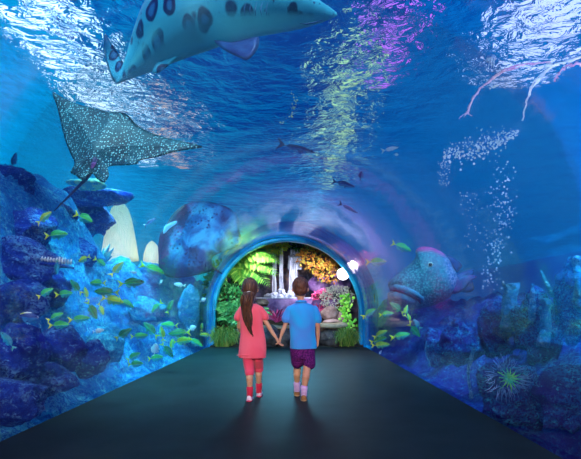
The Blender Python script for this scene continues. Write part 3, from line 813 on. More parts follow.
def capsule(mb, pts, rads, n=14):
    """closed limb with rounded ends"""
    pts = [Vector(p) for p in pts]; rads = list(rads)
    d0 = (pts[0] - pts[1]).normalized(); d1 = (pts[-1] - pts[-2]).normalized()
    g = lambda r: (r, r) if isinstance(r, (int, float)) else r
    sc_ = lambda r, k: (g(r)[0] * k, g(r)[1] * k)
    P0 = [pts[0] + d0 * max(g(rads[0])) * .8, pts[0] + d0 * max(g(rads[0])) * .5] + pts + [pts[-1] + d1 * max(g(rads[-1])) * .5, pts[-1] + d1 * max(g(rads[-1])) * .8]
    R0 = [sc_(rads[0], .45), sc_(rads[0], .82)] + rads + [sc_(rads[-1], .82), sc_(rads[-1], .45)]
    mb.tube(P0, R0, n)
def spline(pts, k=4):
    out = []; N = len(pts)
    for i in range(N - 1):
        p0, p1, p2, p3 = pts[max(i - 1, 0)], pts[i], pts[i + 1], pts[min(i + 2, N - 1)]
        for j in range(k):
            t = j / k
            out.append(tuple(.5 * ((2 * b) + (c - a) * t + (2 * a - 5 * b + 4 * c - d) * t * t + (3 * b - a - 3 * c + d) * t ** 3) for a, b, c, d in zip(p0, p1, p2, p3)))
    out.append(tuple(pts[-1])); return out
def levels(mb, rows, Y, n=28, k=4):
    """torso/garment from rows (py, cx, half width px, depth half m, dy)"""
    rr = []
    for py, cx, hw, dp, dy in spline(rows, k):
        c = P(cx, py, Y); w_ = hw * Y / F
        rr.append([Vector((c.x + w_ * math.cos(a) * (1 if abs(math.cos(a)) < .99 else .995), Y + dy + dp * math.sin(a), c.z)) for a in [2 * math.pi * q / n for q in range(n)]])
    mb.rings(rr)
def hand(mb, wrist, palm, fdir, thumb_side, curl, s=.9):
    """palm, four fingers and a thumb; fdir = direction of the fingers, curl = direction they bend towards"""
    wrist, palm, fdir, ts, curl = Vector(wrist), Vector(palm), Vector(fdir).normalized(), Vector(thumb_side).normalized(), Vector(curl).normalized()
    mid = (wrist + palm) / 2
    mb.tube([wrist, mid, palm, palm + fdir * .012], [(.013 * s, .016 * s), (.014 * s, .023 * s), (.013 * s, .026 * s), (.009 * s, .022 * s)], 12, up=ts)
    for k, (off, ln) in enumerate(((.018, .043), (.006, .050), (-.006, .046), (-.018, .036))):
        b = palm + ts * off * s
        p1 = b + fdir * ln * .42 + curl * .006; p2 = p1 + fdir * ln * .28 + curl * .014; p3 = p2 + fdir * ln * .08 + curl * .016
        mb.tube([b - fdir * .012, b, p1, p2, p3], [.0062, .0068, .0064, .0058, .0042], 8)
    b = mid + ts * .020
    mb.tube([b - ts * .008, b + fdir * .006 + ts * .01, b + fdir * .022 + ts * .014 + curl * .008, b + fdir * .036 + ts * .010 + curl * .014], [.009, .0085, .0075, .005], 8)
def head(mb, c, w_, d_, h_):
    """skull with jaw, nose, ears (face towards +Y)"""
    c = Vector(c)
    mb.sphere(c + Vector((0, -.008, h_ * .12)), (w_, d_, h_ * .88), 24, 16)
    mb.sphere(c + Vector((0, d_ * .22, -h_ * .42)), (w_ * .74, d_ * .68, h_ * .58), 20, 12)
    mb.sphere(c + Vector((0, d_ * .93, -h_ * .22)), (.011, .016, .016), 10, 8)
    mb.sphere(c + Vector((0, d_ * .85, -h_ * .05)), (.008, .012, .022), 10, 8)
    mb.sphere(c + Vector((0, d_ * .72, -h_ * .78)), (.022, .018, .014), 12, 8)
    for s in (-1, 1):
        mb.sphere(c + Vector((s * (w_ + .002), -.004, -h_ * .08)), (.008, .016, .024), 10, 8)
        mb.sphere(c + Vector((s * w_ * .5, d_ * .62, -h_ * .38)), (.022, .02, .02), 10, 8)
def face(c, w_, d_, h_, parent):
    c = Vector(c)
    m_w = mat('eye white', (.8, .8, .8), .2); m_br = mat('brow', (.04, .015, .01), .8)
    for s in (-1, 1):
        mb = MB(); mb.sphere(c + Vector((s * .026, d_ * .86, -h_ * .02)), (.012, .008, .008)); e = mb.build('eye', m_w, parent)
        mb = MB(); mb.sphere(c + Vector((s * .026, d_ * .86 + .006, -h_ * .02)), (.005, .003, .005)); mb.build('iris', m_eye, e)
        mb = MB(); mb.tube([c + Vector((s * .012, d_ * .95, h_ * .14)), c + Vector((s * .027, d_ * .92, h_ * .18)), c + Vector((s * .042, d_ * .8, h_ * .15))], [.002, .003, .0015], 6); mb.build('eyebrow', m_br, parent)
    mb = MB(); mb.tube([c + Vector((-.02, d_ * .82, -h_ * .53)), c + Vector((0, d_ * .93, -h_ * .54)), c + Vector((.02, d_ * .82, -h_ * .53))], [.002, .006, .002], 8); mb.build('mouth', m_lipc, parent)
def shoe(x, y0, ln, w_, m_up, m_so, parent, lift=0):
    """heel at y0, toe at y0+ln"""
    mb = MB(); rr = []
    for t_, hw, top in ((0, .5, .045), (.06, .8, .055), (.2, .9, .062), (.38, .85, .055), (.55, .95, .042), (.75, 1, .034), (.9, .8, .028), (1, .35, .018)):
        y = y0 + ln * t_; rr.append([Vector((x + w_ * hw * math.cos(a), y, .012 + lift * (1 - t_) + max(0, math.sin(a)) * top + min(0, math.sin(a)) * .004)) for a in [2 * math.pi * k / 16 for k in range(16)]])
    mb.rings(rr); s = mb.build('shoe', m_up, parent)
    mb = MB(); rr = []
    for t_, hw in ((-.02, .5), (.05, .9), (.25, 1), (.4, .92), (.6, 1.02), (.78, 1.05), (.93, .85), (1.02, .4)):
        y = y0 + ln * t_; rr.append([Vector((x + w_ * 1.04 * hw * math.cos(a), y, .0085 + lift * (1 - t_) + .008 * math.sin(a))) for a in [2 * math.pi * k / 14 for k in range(14)]])
    mb.rings(rr); mb.build('sole', m_so, s)
    return s
# ------------ girl
Yg = 4.34
G = lambda px, py, dy=0: P(px, py, Yg + dy)
def M_(px): return px * Yg / F
body = MB()
hc = G(250, 289, .0); hw_, hd_, hh_ = .072, .088, .098
head(body, hc, hw_, hd_, hh_)
capsule(body, [G(250.3, 297), G(250.5, 303), G(251, 308)], [.03, .029, .034])
levels(body, [(304.5, 251, 4, .03, 0), (306.5, 251, 8, .042, 0), (311, 251, 9.2, .055, 0), (320, 251.5, 8.8, .06, .0), (330, 252.5, 8.2, .058, 0), (340, 253, 9.4, .065, -.005), (348, 253, 9.6, .068, -.01), (353, 253, 8, .055, 0)], Yg)
capsule(body, [G(258.5, 309), G(264, 318.5, .01), G(268.8, 326.5, .0), G(272.5, 332.5, -.0), G(275.6, 337.2, 0)], [.028, .025, .021, .020, .0150])
hand(body, G(275.6, 337.2), G(278.6, 342.2), (.35, .05, -1), (.4, 1, .25), (1, -.1, 0))
capsule(body, [G(243, 309), G(239.5, 318, .02), G(239, 327, .05), G(241, 331.5, .14), G(243.5, 333, .20)], [.028, .025, .021, .019, .015])
hand(body, G(243.5, 333, .20), G(245.2, 334, .25), (.2, 1, -.35), (.4, 0, 1), (.6, .1, -.6))
ya, yb = 4.30, 4.52
def foot_z(z): return z
def W(x, y, z): return Vector((x, y, z))
xl, xr = (249.3 - CX) * 4.28 / F, (259.2 - CX) * 4.52 / F
capsule(body, [G(248.5, 348), G(248.2, 360, -.01), W(xl, ya - .0, .30), W(xl + .004, ya - .03, .22), W(xl + .005, ya - .022, .145), W(xl + .006, ya - .012, .09), W(xl, ya + .01, .05)], [.050, .044, .036, .034, .026, .023, .022])
capsule(body, [G(257.2, 348), G(257.6, 358, .03), W(xr, yb - .06, .31), W(xr, yb - .07, .23), W(xr, yb - .035, .145), W(xr, yb - .02, .10), W(xr, yb, .055)], [.050, .044, .036, .034, .026, .023, .022])
capsule(body, [W(xl, ya + .0, .035), W(xl, ya + .10, .022)], [.02, .018]); capsule(body, [W(xr, yb, .035), W(xr, yb + .10, .022)], [.02, .018])
girl = remeshed('person', body, m_skin, .0042, smooth_it=3)
tag(girl, 'small person with long brown ponytail in coral pink dress walking away on the left', 'person')
def folds(amp, f=9, seed=0, cx_=-.42):
    def d_(v):
        q = Vector((v.x * f + seed, v.y * f, v.z * f * .55 + v.x * 2.2))
        a = amp * (fbm(q, 3) + .6 * (1 - abs(noise.noise(q * 1.7)) * 2))
        c = Vector((0, Yg, v.z)); dirv = Vector((v.x, v.y - Yg, 0))
        rad_ = Vector((v.x - cx_, v.y - Yg, 0)); rad_ = rad_.normalized() * amp * .45 if rad_.length > .02 else rad_ * 0
        return v + rad_ + Vector((noise.noise(q), noise.noise(q + Vector((5, 5, 5))), 0)) * amp * 1.4
    return d_
dr = MB()
levels(dr, [(303.8, 251, 4.5, .036, -.002), (305, 251, 8, .048, 0), (308.5, 251, 11, .062, 0), (314, 251.2, 10.9, .07, 0), (322, 251.6, 10.4, .073, 0), (331, 252.4, 10.5, .074, 0), (341, 252.6, 11.7, .082, -.005), (350, 252.4, 12.9, .092, -.01), (357.5, 252.2, 13.3, .098, -.01)], Yg)
capsule(dr, [G(259.2, 308.8), G(262.2, 313.2, .005), G(264.4, 317.2, .008)], [.036, .037, .040])
capsule(dr, [G(242.8, 308.8), G(240.2, 313.5, .01), G(238.9, 317.6, .018)], [.036, .037, .040])
dress = remeshed('dress', dr, m_dress, .005, girl, 4, folds(.013))
mb = MB(); 
mb.tube([G(250 + 13.0 * math.cos(a), 355.2, -.01 + .0964 * math.sin(a)) for a in [2 * math.pi * k / 32 for k in range(33)]], .0045, 6, cap=False); mb.build('hem_seam', m_dress, dress)
for pth in ([G(248.4, 352, -.005), G(248.2, 360, -.01), W(xl, ya, .30), W(xl + .002, ya - .012, .272)], [G(257.3, 352, .01), G(257.6, 358, .03), W(xr, yb - .06, .31), W(xr, yb - .064, .278)]):
    mb = MB(); capsule(mb, pth, [.058, .053, .046, .045])
    remeshed('legging', mb, m_leg, .006, girl, 2, folds(.003, 14, 3))
for xx, yy in ((xl + .005, ya - .012), (xr, yb - .022)):
    mb = MB(); capsule(mb, [Vector((xx, yy - .008, .13)), Vector((xx, yy - .001, .09)), Vector((xx - .003, yy + .014, .05))], [.034, .031, .030])
    mb.build('sock', m_sock, girl)
shoe(xl, ya - .035, .155, .031, m_shoeg, m_sole, girl); shoe(xr, yb - .035, .155, .031, m_shoeg, m_sole, girl)
face(hc, hw_, hd_, hh_, girl)
# hair: cap over the skull, then a ponytail of twisted locks
mb = MB(); mb.sphere(hc + Vector((0, -.016, .016)), (hw_ * 1.10, hd_ * 1.04, hh_ * .98), 32, 22)
mb.sphere(hc + Vector((0, -.045, -.03)), (hw_ * .92, hd_ * .62, hh_ * .66), 28, 18)
def hdisp(v):
    q = v - hc; a = math.atan2(q.x, q.z + .02); r = 1 + .018 * math.sin(a * 26 + q.y * 20) + .02 * noise.noise(v * 40)
    return hc + q * r
hair = remeshed('hair', mb, m_hair, .005, girl, 2, hdisp)
tie = G(248.8, 293.5, -.118)
spine_ = [Vector(p) for p in spline([tuple(tie + Vector((0, .03, 0.004))), tuple(tie), tuple(G(247, 299, -.135)), tuple(G(246.6, 309, -.12)), tuple(G(247.6, 320, -.112)), tuple(G(249.6, 329, -.108)), tuple(G(253, 336.5, -.108))], 5)]
mb = MB()
for k in range(30):
    ph = 2 * math.pi * k / 30 * 7; rr = random.uniform(.25, 1); tw = random.uniform(-1.5, 1.5); pts = []; rad = []
    endk = random.randint(int(len(spine_) * .72), len(spine_))
    for i, p in enumerate(spine_[:endk]):
        t_ = i / (len(spine_) - 1); w_ = (.012 + .052 * math.sin(math.pi * min(1, t_ * 1.05 + .04)) ** .8) * (1 - .35 * t_)
        a = ph + tw * t_ + .5 * math.sin(7 * t_ + k)
        pts.append(p + Vector((math.cos(a) * w_ * rr * 1.1, math.sin(a) * w_ * rr * .6, .004 * math.sin(14 * t_ + k)))); rad.append(.0115 * (1 - t_ * .6) * (1 if i < endk - 3 else .5))
    mb.tube(pts, rad, 7)
mb.build('ponytail', m_hair, girl)
mb = MB(); mb.tube([tie + Vector((.018 * math.cos(a), 0, .016 * math.sin(a))) for a in [2 * math.pi * k / 14 for k in range(15)]], .0065, 7, cap=False); mb.build('hair_tie', m_white, girl)
# ------------ boy
Yg2 = 4.36
B = lambda px, py, dy=0: P(px, py, Yg2 + dy)
body = MB(); bc = B(300.3, 288.6); head(body, bc, .073, .09, .10)
capsule(body, [B(300.6, 297), B(301, 302), B(301.4, 307)], [.034, .033, .038])
levels(body, [(303.5, 301.4, 5, .034, 0), (305.5, 301.6, 10, .046, 0), (311, 302, 11.8, .06, 0), (321, 302.3, 11.2, .064, 0), (332, 302.4, 10.5, .062, 0), (342, 302.4, 11.2, .068, 0), (350, 302.4, 11.4, .07, 0), (355, 302.4, 9, .055, 0)], Yg2)
capsule(body, [B(291, 309.5), B(287.6, 318, .0), B(285.2, 325, 0), B(282.8, 331, -.015), B(281.2, 335.3, -.02)], [.030, .027, .022, .021, .0165])
hand(body, B(281.2, 335.3, -.02), B(280.0, 340.4, -.022), (-.25, .1, -1), (-.15, 1, .1), (-1, 0, -.1))
capsule(body, [B(313, 309.5), B(316.4, 319, .0), B(318, 327, .01), B(318, 334, .045), B(317.8, 340.5, .06)], [.030, .027, .022, .021, .0165])
hand(body, B(317.8, 340.5, .06), B(317.4, 345, .068), (-.1, .2, -1), (-.15, 1, 0), (-1, .1, -.2))
bl, br = (297 - CX) * 4.55 / F, (303.8 - CX) * 4.32 / F
yl, yr = 4.56, 4.32
capsule(body, [B(297, 350), B(297.2, 360, .03), W(bl + .002, yl - .07, .31), W(bl, yl - .07, .23), W(bl, yl - .038, .155), W(bl, yl - .02, .10), W(bl, yl, .055)], [.052, .046, .038, .037, .028, .025, .024])
capsule(body, [B(307.8, 350), B(307.4, 361, -.01), W(br + .030, yr + .0, .31), W(br + .018, yr - .035, .23), W(br + .006, yr - .024, .155), W(br + .002, yr - .014, .10), W(br, yr, .055)], [.052, .046, .038, .037, .028, .025, .024])
capsule(body, [W(bl, yl, .035), W(bl, yl + .1, .022)], [.021, .018]); capsule(body, [W(br, yr, .035), W(br, yr + .1, .022)], [.021, .018])
boy = remeshed('person', body, m_skin, .0042, smooth_it=3)
tag(boy, 'small person with short brown hair in blue polo shirt and dark shorts on the right', 'person')
po = MB()
levels(po, [(303, 301.3, 6, .042, -.004), (304.8, 301.4, 10, .052, 0), (308, 301.8, 13.4, .064, 0), (314, 302.2, 13.6, .076, 0), (324, 302.4, 12.9, .08, 0), (335, 302.6, 12.7, .08, 0), (343, 302.7, 13.2, .084, 0), (348.5, 302.7, 13.5, .088, 0)], Yg2)
capsule(po, [B(290.8, 309), B(288.4, 314.5, .0), B(286.8, 319.4, 0)], [.040, .041, .044])
capsule(po, [B(313.6, 309), B(316, 315, .0), B(317.3, 320.4, .004)], [.040, .041, .044])
polo = remeshed('polo_shirt', po, m_polo, .005, boy, 4, folds(.011, 8, 4, .07))
mb = MB(); mb.tube([B(301 + 5.2 * math.cos(a), 302.2 + 1.0 * math.sin(a), -.002 + .05 * math.sin(a)) for a in [2 * math.pi * k / 24 for k in range(25)]], [(.006, .014)] * 25, 8, cap=False); mb.build('collar', m_polo, polo)
sh = MB()
levels(sh, [(344, 302.6, 11.9, .076, 0), (350, 302.7, 12.2, .08, 0), (356, 302.8, 12, .078, .0), (358.5, 302.8, 11, .07, 0)], Yg2)
capsule(sh, [B(297, 351, .01), B(297.2, 358, .03), B(297.4, 362.5, .05)], [.066, .066, .064])
capsule(sh, [B(308, 351, 0), B(308.4, 359, -.008), B(308.6, 364, -.015)], [.068, .068, .066])
remeshed('shorts', sh, m_shorts, .005, boy, 3, folds(.004, 12, 8, .07))
for xx, yy in ((bl, yl - .02), (br + .002, yr - .012)):
    mb = MB(); capsule(mb, [Vector((xx, yy - .010, .135)), Vector((xx, yy, .1)), Vector((xx, yy + .014, .055))], [.036, .033, .032]); mb.build('sock', m_lsock, boy)
shoe(bl, yl - .035, .165, .033, m_shoeb, m_soleb, boy); shoe(br, yr - .035, .165, .033, m_shoeb, m_soleb, boy)
face(bc, .073, .09, .10, boy)
mb = MB(); mb.sphere(bc + Vector((0, -.014, .03)), (.0785, .094, .084), 32, 22); mb.sphere(bc + Vector((0, -.042, -.012)), (.070, .056, .06), 28, 18)
def hdisp2(v):
    q = v - bc; a = math.atan2(q.x, q.y); r = 1 + .03 * noise.noise(Vector((v.x * 60, v.y * 60, v.z * 22))) + .015 * math.sin(a * 22 + q.z * 40)
    return bc + q * r
remeshed('hair', mb, m_hairb, .005, boy, 2, hdisp2)
# ------------------------------------------------------------ the garden beyond the portal
m_soil = mottled('garden soil', (.03, .02, .012), (.09, .06, .035), 5, .95, .8, .05)
m_cliff = mat('cliff rock', (.1, .09, .1), .8, .3); n = NT(m_cliff); v = n.coord('Object', (1, 1, 1))
n.base(n.ramp(n.noise(v, 2.2, 8, .65, .4), [(.32, (.02, .02, .05)), (.45, (.06, .07, .14)), (.58, (.16, .13, .17)), (.68, (.26, .17, .11))]))
n.bump(n.math('ADD', n.noise(v, 5, 8, .7), n.voro(v, 3)), 1, .12)
m_rock = mottled('warm boulder', (.22, .15, .14), (.52, .38, .36), 4, .8, .6, .04)
m_rockd = mottled('dark wet stone', (.03, .03, .035), (.14, .12, .11), 5, .6, .8, .05)
m_purp = mottled('violet rock', (.10, .05, .2), (.28, .18, .42), 3, .7, .6, .05)
m_ledge = mottled('mossy pale ledge', (.30, .24, .14), (.5, .42, .26), 6, .85, .6, .04)
def struct_rock(*a): pass
mb = MB(); nx, ny = 30, 40
gw = lambda y: 1.74 if y < 11.2 else 1.80 + (y - 11.1) * .2
vs = [(TX + gw(10.02 + 5.6 * j / ny) * (2 * i / nx - 1), 10.02 + 5.6 * j / ny, (-.02 if j == 0 else 0) + sstep(0, 2.5, 5.6 * j / ny - .4) * .55 + .08 * fbm((i * .4, j * .3, 3), 3) * (j > 1)) for j in range(ny + 1) for i in range(nx + 1)]
mb.add(vs, [(j * (nx + 1) + i, j * (nx + 1) + i + 1, (j + 1) * (nx + 1) + i + 1, (j + 1) * (nx + 1) + i) for j in range(ny) for i in range(nx)])
struct(mb.build('garden_ground', m_soil))
# cliff back wall
def cliffy(x, z):
    f = 14.6 + .35 * fbm((x * .9, z * .7, 1), 5) - .55 * ss2(.7, 2.6, abs(x + .0) ) 
    f -= .35 * ss2(2.25, 2.1, z) * (abs(x - .05) < 3)      # lower tier stands forward
    return f
mb = MB(); nx, nz = 90, 80
vs = [(-3.4 + 6.4 * i / nx, cliffy(-3.4 + 6.4 * i / nx, -.2 + 4.0 * j / nz), -.2 + 4.0 * j / nz) for j in range(nz + 1) for i in range(nx + 1)]
inr = [math.hypot(q[0] - TX, q[2] - TS) < 2.68 for q in vs]
mb.add(vs, [f for f in [(j * (nx + 1) + i, j * (nx + 1) + i + 1, (j + 1) * (nx + 1) + i + 1, (j + 1) * (nx + 1) + i) for j in range(nz) for i in range(nx)] if all(inr[k] or (vs[k][2] < TS and abs(vs[k][0] - TX) < 2.68) for k in f)])
tag(mb.build('waterfall_cliff', m_cliff), 'dark blue-grey rock cliff behind the waterfall', 'cliff')
# waterfall streams
m_fall = bpy.data.materials.new('falling water'); m_fall.use_nodes = True; n = NT(m_fall)
v = n.coord('Object', (16, 16, .9)); f = n.noise(v, 1.6, 6, .7)
n.b.inputs['Base Color'].default_value = (.5, .62, .85, 1); n.b.inputs['Roughness'].default_value = .35
n.l(n.ramp(f, [(.40, (.12, .12, .12)), (.60, (1, 1, 1))]), n.b.inputs['Alpha'])
m_foam = mottled('white foam', (.38, .48, .75), (.65, .75, .92), 20, .6, .8, .03)
def fall(x0, x1, ztop, zbot, y, seed):
    mb = MB(); N = 26; K = 14; vs = []
    for side in (0, 1):
        for j in range(N + 1):
            t_ = j / N; z = ztop + (zbot - ztop) * t_
            for i in range(K + 1):
                s = i / K; x = x0 + (x1 - x0) * s; x += .05 * t_ * (s - .5) + .015 * noise.noise(Vector((s * 6, t_ * 4, seed)))
                yy = y - .10 * min(1, t_ * 4) ** .5 - .06 * t_ + .035 * noise.noise(Vector((s * 9, t_ * 3, seed + 3))) - (.018 if side else 0)
                if j == 0: yy += .12
                vs.append((x, yy, z + .02 * noise.noise(Vector((s * 8, 0, seed))) * (j == 0)))
    W_ = K + 1; H_ = (N + 1) * W_; fs = []
    for j in range(N):
        for i in range(K):
            a = j * W_ + i; fs.append((a, a + 1, a + W_ + 1, a + W_)); fs.append((H_ + a, H_ + a + W_, H_ + a + W_ + 1, H_ + a + 1))
    for j in range(N):
        for i in (0, K):
            a = j * W_ + i; fs.append((a, a + W_, H_ + a + W_, H_ + a))
    mb.add(vs, fs); return mb
def gx(px, Y): return (px - CX) * Y / F
def gz(py, Y): return EYE + (CY - py) * Y / F
wf = empty('waterfall', (gx(295, 13.7), 13.7, gz(298, 13.7)))
wf.location = (0, 0, 0)
tag(wf, 'tall white waterfall dropping over two rock tiers behind the children', 'waterfall')
fall(gx(291, 14), gx(299.5, 14), gz(238, 14), gz(255, 14), 14.15, 1).build('upper_stream', m_fall, wf)
fall(gx(288.5, 13.7), gx(301, 13.7), gz(255, 13.7), gz(270, 13.7), 13.72, 2).build('main_stream', m_fall, wf)
fall(gx(289.5, 13.6), gx(297, 13.6), gz(255, 13.6), gz(298, 13.6), 13.62, 3).build('main_stream', m_fall, wf)
fall(gx(273, 13.8), gx(276, 13.8), gz(240, 13.8), gz(298, 13.8), 13.85, 4).build('side_stream', m_fall, wf)
fall(gx(280, 14), gx(283, 14), gz(243, 14), gz(292, 14), 13.9, 5).build('side_stream', m_fall, wf)
mb = MB()
rnd = random.Random(3)
for k in range(60):
    px = rnd.gauss(283, 8); py = 297.5 - abs(rnd.gauss(0, 3.2)) * (1 if 276 < px < 296 else .5)
    mb.sphere(P(px, py, 13.35 + rnd.uniform(-.2, .1)), rnd.uniform(.03, .085), 7, 5)
tag(mb.build('foam', m_foam, wf), kind='stuff')
# plunge pool: raised basin of still water with a dark violet front slab
m_pool = mat('pool water', (.05, .05, .16), .08, .8); n = NT(m_pool); n.bump(n.noise(n.coord('Object', (1, 3, 1)), 6, 3), .25, .03)
Yp = 12.7
mb = MB(); mb.box((gx(258, Yp), Yp + .07, .3), (gx(312, Yp), 14.0, gz(298.6, Yp)))
tag(mb.build('plunge_pool', m_pool, smooth=False), 'still blue violet pool at the foot of the waterfall', 'pool')
mb = MB(); nx, nz = 40, 12
x0, x1 = gx(256, Yp), gx(314, Yp)
rr = []
for i in range(nx + 1):
    x = x0 + (x1 - x0) * i / nx; w1 = .05 * fbm((x * 3, 0, 5), 4)
    rr.append([Vector((x, Yp - .16 + w1, .3)), Vector((x, Yp - .14 + w1, .85)), Vector((x, Yp - .10 + w1, gz(299, Yp) + .02 * w1)), Vector((x, Yp + .02, gz(298.4, Yp))), Vector((x, Yp + .06, .85)), Vector((x, Yp + .06, .3))])
mb.rings(rr); tag(mb.build('stone_weir', m_purp), 'smooth blue violet stone edge holding the pool between the children', 'wall')
mb = MB(); mb.tube([(x0 + (x1 - x0) * i / 20, Yp - .05 + .02 * noise.noise(Vector((i, 0, 0))), gz(298.0, Yp)) for i in range(21)], .018, 6)
tag(mb.build('overflow_foam', m_foam), 'thin white line of water spilling along the pool edge', 'water')
# front retaining ledge, in separate stones
rnd = random.Random(11)
stones = [(228, 243, 329, 348, 10.9), (262, 279, 326, 349, 10.4), (277, 293, 328, 349, 10.45), (292, 307, 327, 349, 10.5), (306, 320, 328, 349, 10.4), (318, 345, 327, 349, 10.45), (240, 262, 327, 349, 10.6)]
names = ['under the green shrub at the left end', 'between the two holding hands and the girl', 'right below the clasped hands', 'behind the legs of the blue shirt', 'right of the blue shirt hem', 'big round one under the pale ledge slab', 'hidden mostly by the pink dress']
for i, (a, b, t_, bt, Y) in enumerate(stones):
    c = P((a + b) / 2, (t_ + bt) / 2, Y); c.y = Y
    o = rock_mb(c, (abs(b - a) / 2 * Y / F * 1.12, .26, (bt - t_) / 2 * Y / F * 1.15), 20 + i, .22).build('edge_stone', m_rockd)
    tag(o, 'dark wet stone of the garden edge, ' + names[i], 'stone', 'dark stones of the garden edge')
def slab(a, b, py, th, Y, dp, seed, m, label):
    mb = MB(); nx = 24; x0, x1 = gx(a, Y), gx(b, Y); zt = gz(py, Y); rr = []
    for i in range(nx + 1):
        x = x0 + (x1 - x0) * i / nx; e = .03 * fbm((x * 4, seed, 0), 4); k = math.sin(math.pi * min(1, max(.06, i / nx))) ** .25
        rr.append([Vector((x, Y - dp * k + e, zt - th * k)), Vector((x, Y - dp * k - .03 + e, zt - th * .4)), Vector((x, Y - dp * k * .9 + e, zt + e * .5)), Vector((x, Y + dp * k, zt + .02 + e)), Vector((x, Y + dp * k, zt - th * k))])
    mb.rings(rr); return tag(mb.build('stone_slab', m), label, 'stone')
slab(313, 348, 323.5, .10, 10.55, .32, 2, m_ledge, 'pale flat mossy stone slab topping the garden edge on the right')
slab(258, 292, 326, .07, 10.6, .2, 7, m_ledge, 'thin pale stone slab behind the clasped hands')
# boulders
bl_ = [(328.5, 313.5, 9, 8, 11.3, m_rock, 'rounded pinkish grey boulder on the right bank', 1), (342, 316.5, 7, 5, 11.35, m_rock, 'smaller pinkish boulder right of the round one', 2), (333, 321.5, 11, 2.6, 11.1, m_rock, 'long flat pinkish stone lying under the round boulder', 3), (346, 322, 6, 3, 11.0, m_rock, 'low pink stone at the right foot of the bank', 8),
       (335, 303, 10, 4.2, 12.1, m_purp, 'violet boulder behind the round pinkish boulder', 4), (319, 304, 8, 4.5, 12.2, m_purp, 'violet boulder next to the boy right shoulder', 5), (347, 300, 6, 7, 12.3, m_purp, 'tall violet rock at the right edge of the garden', 6),
       (262, 303, 7, 4, 12.0, m_rockd, 'dark rock between the girl and the pool', 7), (318, 283, 11, 11, 13.4, m_purp, 'broad violet rock face right of the waterfall', 9), (340, 280, 12, 14, 13.2, m_purp, 'steep violet rock under the lamp glow', 10),
       (222, 316, 9, 14, 12.2, m_rockd, 'dark rock in shade at the left side of the garden', 12)]  # last rock is dark by its own stone colour, m_rockd
for px, py, rx, rz, Y, mm, lab, sd in bl_:
    rock_mb(P(px, py, Y), (rx * Y / F, rx * Y / F * .7, rz * Y / F), sd, .22, 30, 20).build('boulder', mm)
    tag(C.objects[-1], lab, 'rock')
# ------------------------------------------------------------ plants
def leafmat(name, c1, c2, c3=None):
    m = mat(name, c1, .45, .4); n = NT(m)
    oi = n.n('ShaderNodeNewGeometry'); st = [(0, c1), (1, c2)] if not c3 else [(0, c1), (.6, c2), (1, c3)]
    n.base(n.ramp(oi.outputs['Random Per Island'], st))
    n.b.inputs['Subsurface Weight'].default_value = 0
    return m
m_fern = leafmat('bright fern', (.04, .30, .04), (.20, .62, .08), (.50, .80, .15))
m_fern2 = leafmat('lime yellow fern', (.12, .45, .04), (.5, .72, .08), (.75, .62, .08))  # leaf colours from green to yellow, varied per leaf
m_bush = leafmat('green leaves', (.01, .12, .03), (.05, .36, .09), (.16, .55, .2))
m_dark_l = leafmat('deep green leaves', (.005, .04, .01), (.02, .14, .03), (.06, .28, .05))
m_grass = leafmat('grass blades', (.03, .14, .02), (.14, .34, .04), (.4, .42, .08))
m_autumn = leafmat('bronze leaves', (.20, .05, .01), (.5, .26, .04), (.25, .4, .05))
m_red = leafmat('magenta leaves', (.30, .01, .10), (.6, .05, .2), (.3, .12, .25))
m_vine = leafmat('vine leaves', (.06, .4, .02), (.25, .75, .06), (.4, .8, .1))
m_pebble = leafmat('speckled leaves', (.35, .4, .38), (.6, .62, .55), (.25, .42, .25))
m_bark = mottled('fern trunk', (.05, .025, .01), (.2, .1, .04), 14, .9, 1, .03, sc=(1, 1, .3))
def leaf(mb, base, tip, w_, nrm, bow=.0):
    base, tip, nrm = Vector(base), Vector(tip), Vector(nrm); d = tip - base; s = d.cross(nrm)
    if s.length < 1e-6: s = d.cross(Vector((1, 0, .3)))
    s.normalize(); u = s.cross(d).normalized(); m1 = base + d * .35 + u * bow * d.length; m2 = base + d * .7 + u * bow * .7 * d.length
    mb.add([base, m1 + s * w_, m2 + s * w_ * .75, tip, m2 - s * w_ * .75, m1 - s * w_, m1 + u * w_ * .25, m2 + u * w_ * .2],
           [(0, 1, 6), (0, 6, 5), (1, 2, 7, 6), (6, 7, 4, 5), (2, 3, 7), (7, 3, 4)])
def frond(base, tip, sag, pairs, lw, seed=0, droop=.25):
    """an arching fern frond: midrib with two rows of leaflets"""
    rnd = random.Random(seed); base, tip = Vector(base), Vector(tip); pts = []
    for i in range(17):
        t_ = i / 16; p = base.lerp(tip, t_); p.z += sag * 4 * t_ * (1 - t_); pts.append(p)
    mb = MB(); mb.tube(pts, [.012 * (1 - .8 * i / 16) for i in range(17)], 5)
    L_ = (tip - base).length
    for k in range(pairs):
        t_ = .08 + .9 * k / pairs; i = t_ * 16; i0 = int(i); p = pts[i0].lerp(pts[min(16, i0 + 1)], i - i0)
        d = (pts[min(16, i0 + 1)] - pts[max(0, i0 - 1)]).normalized(); side = d.cross(Vector((0, -.5, 1))).normalized()
        ln = L_ * .34 * math.sin(math.pi * (t_ * .8 + .17)) * rnd.uniform(.85, 1.1)
        for s in (-1, 1):
            dd = (side * s + d * .45 + Vector((0, 0, -droop * rnd.uniform(.6, 1.4)))).normalized()
            leaf(mb, p, p + dd * ln, lw * ln, (0, -.6, 1), .06)
    return mb
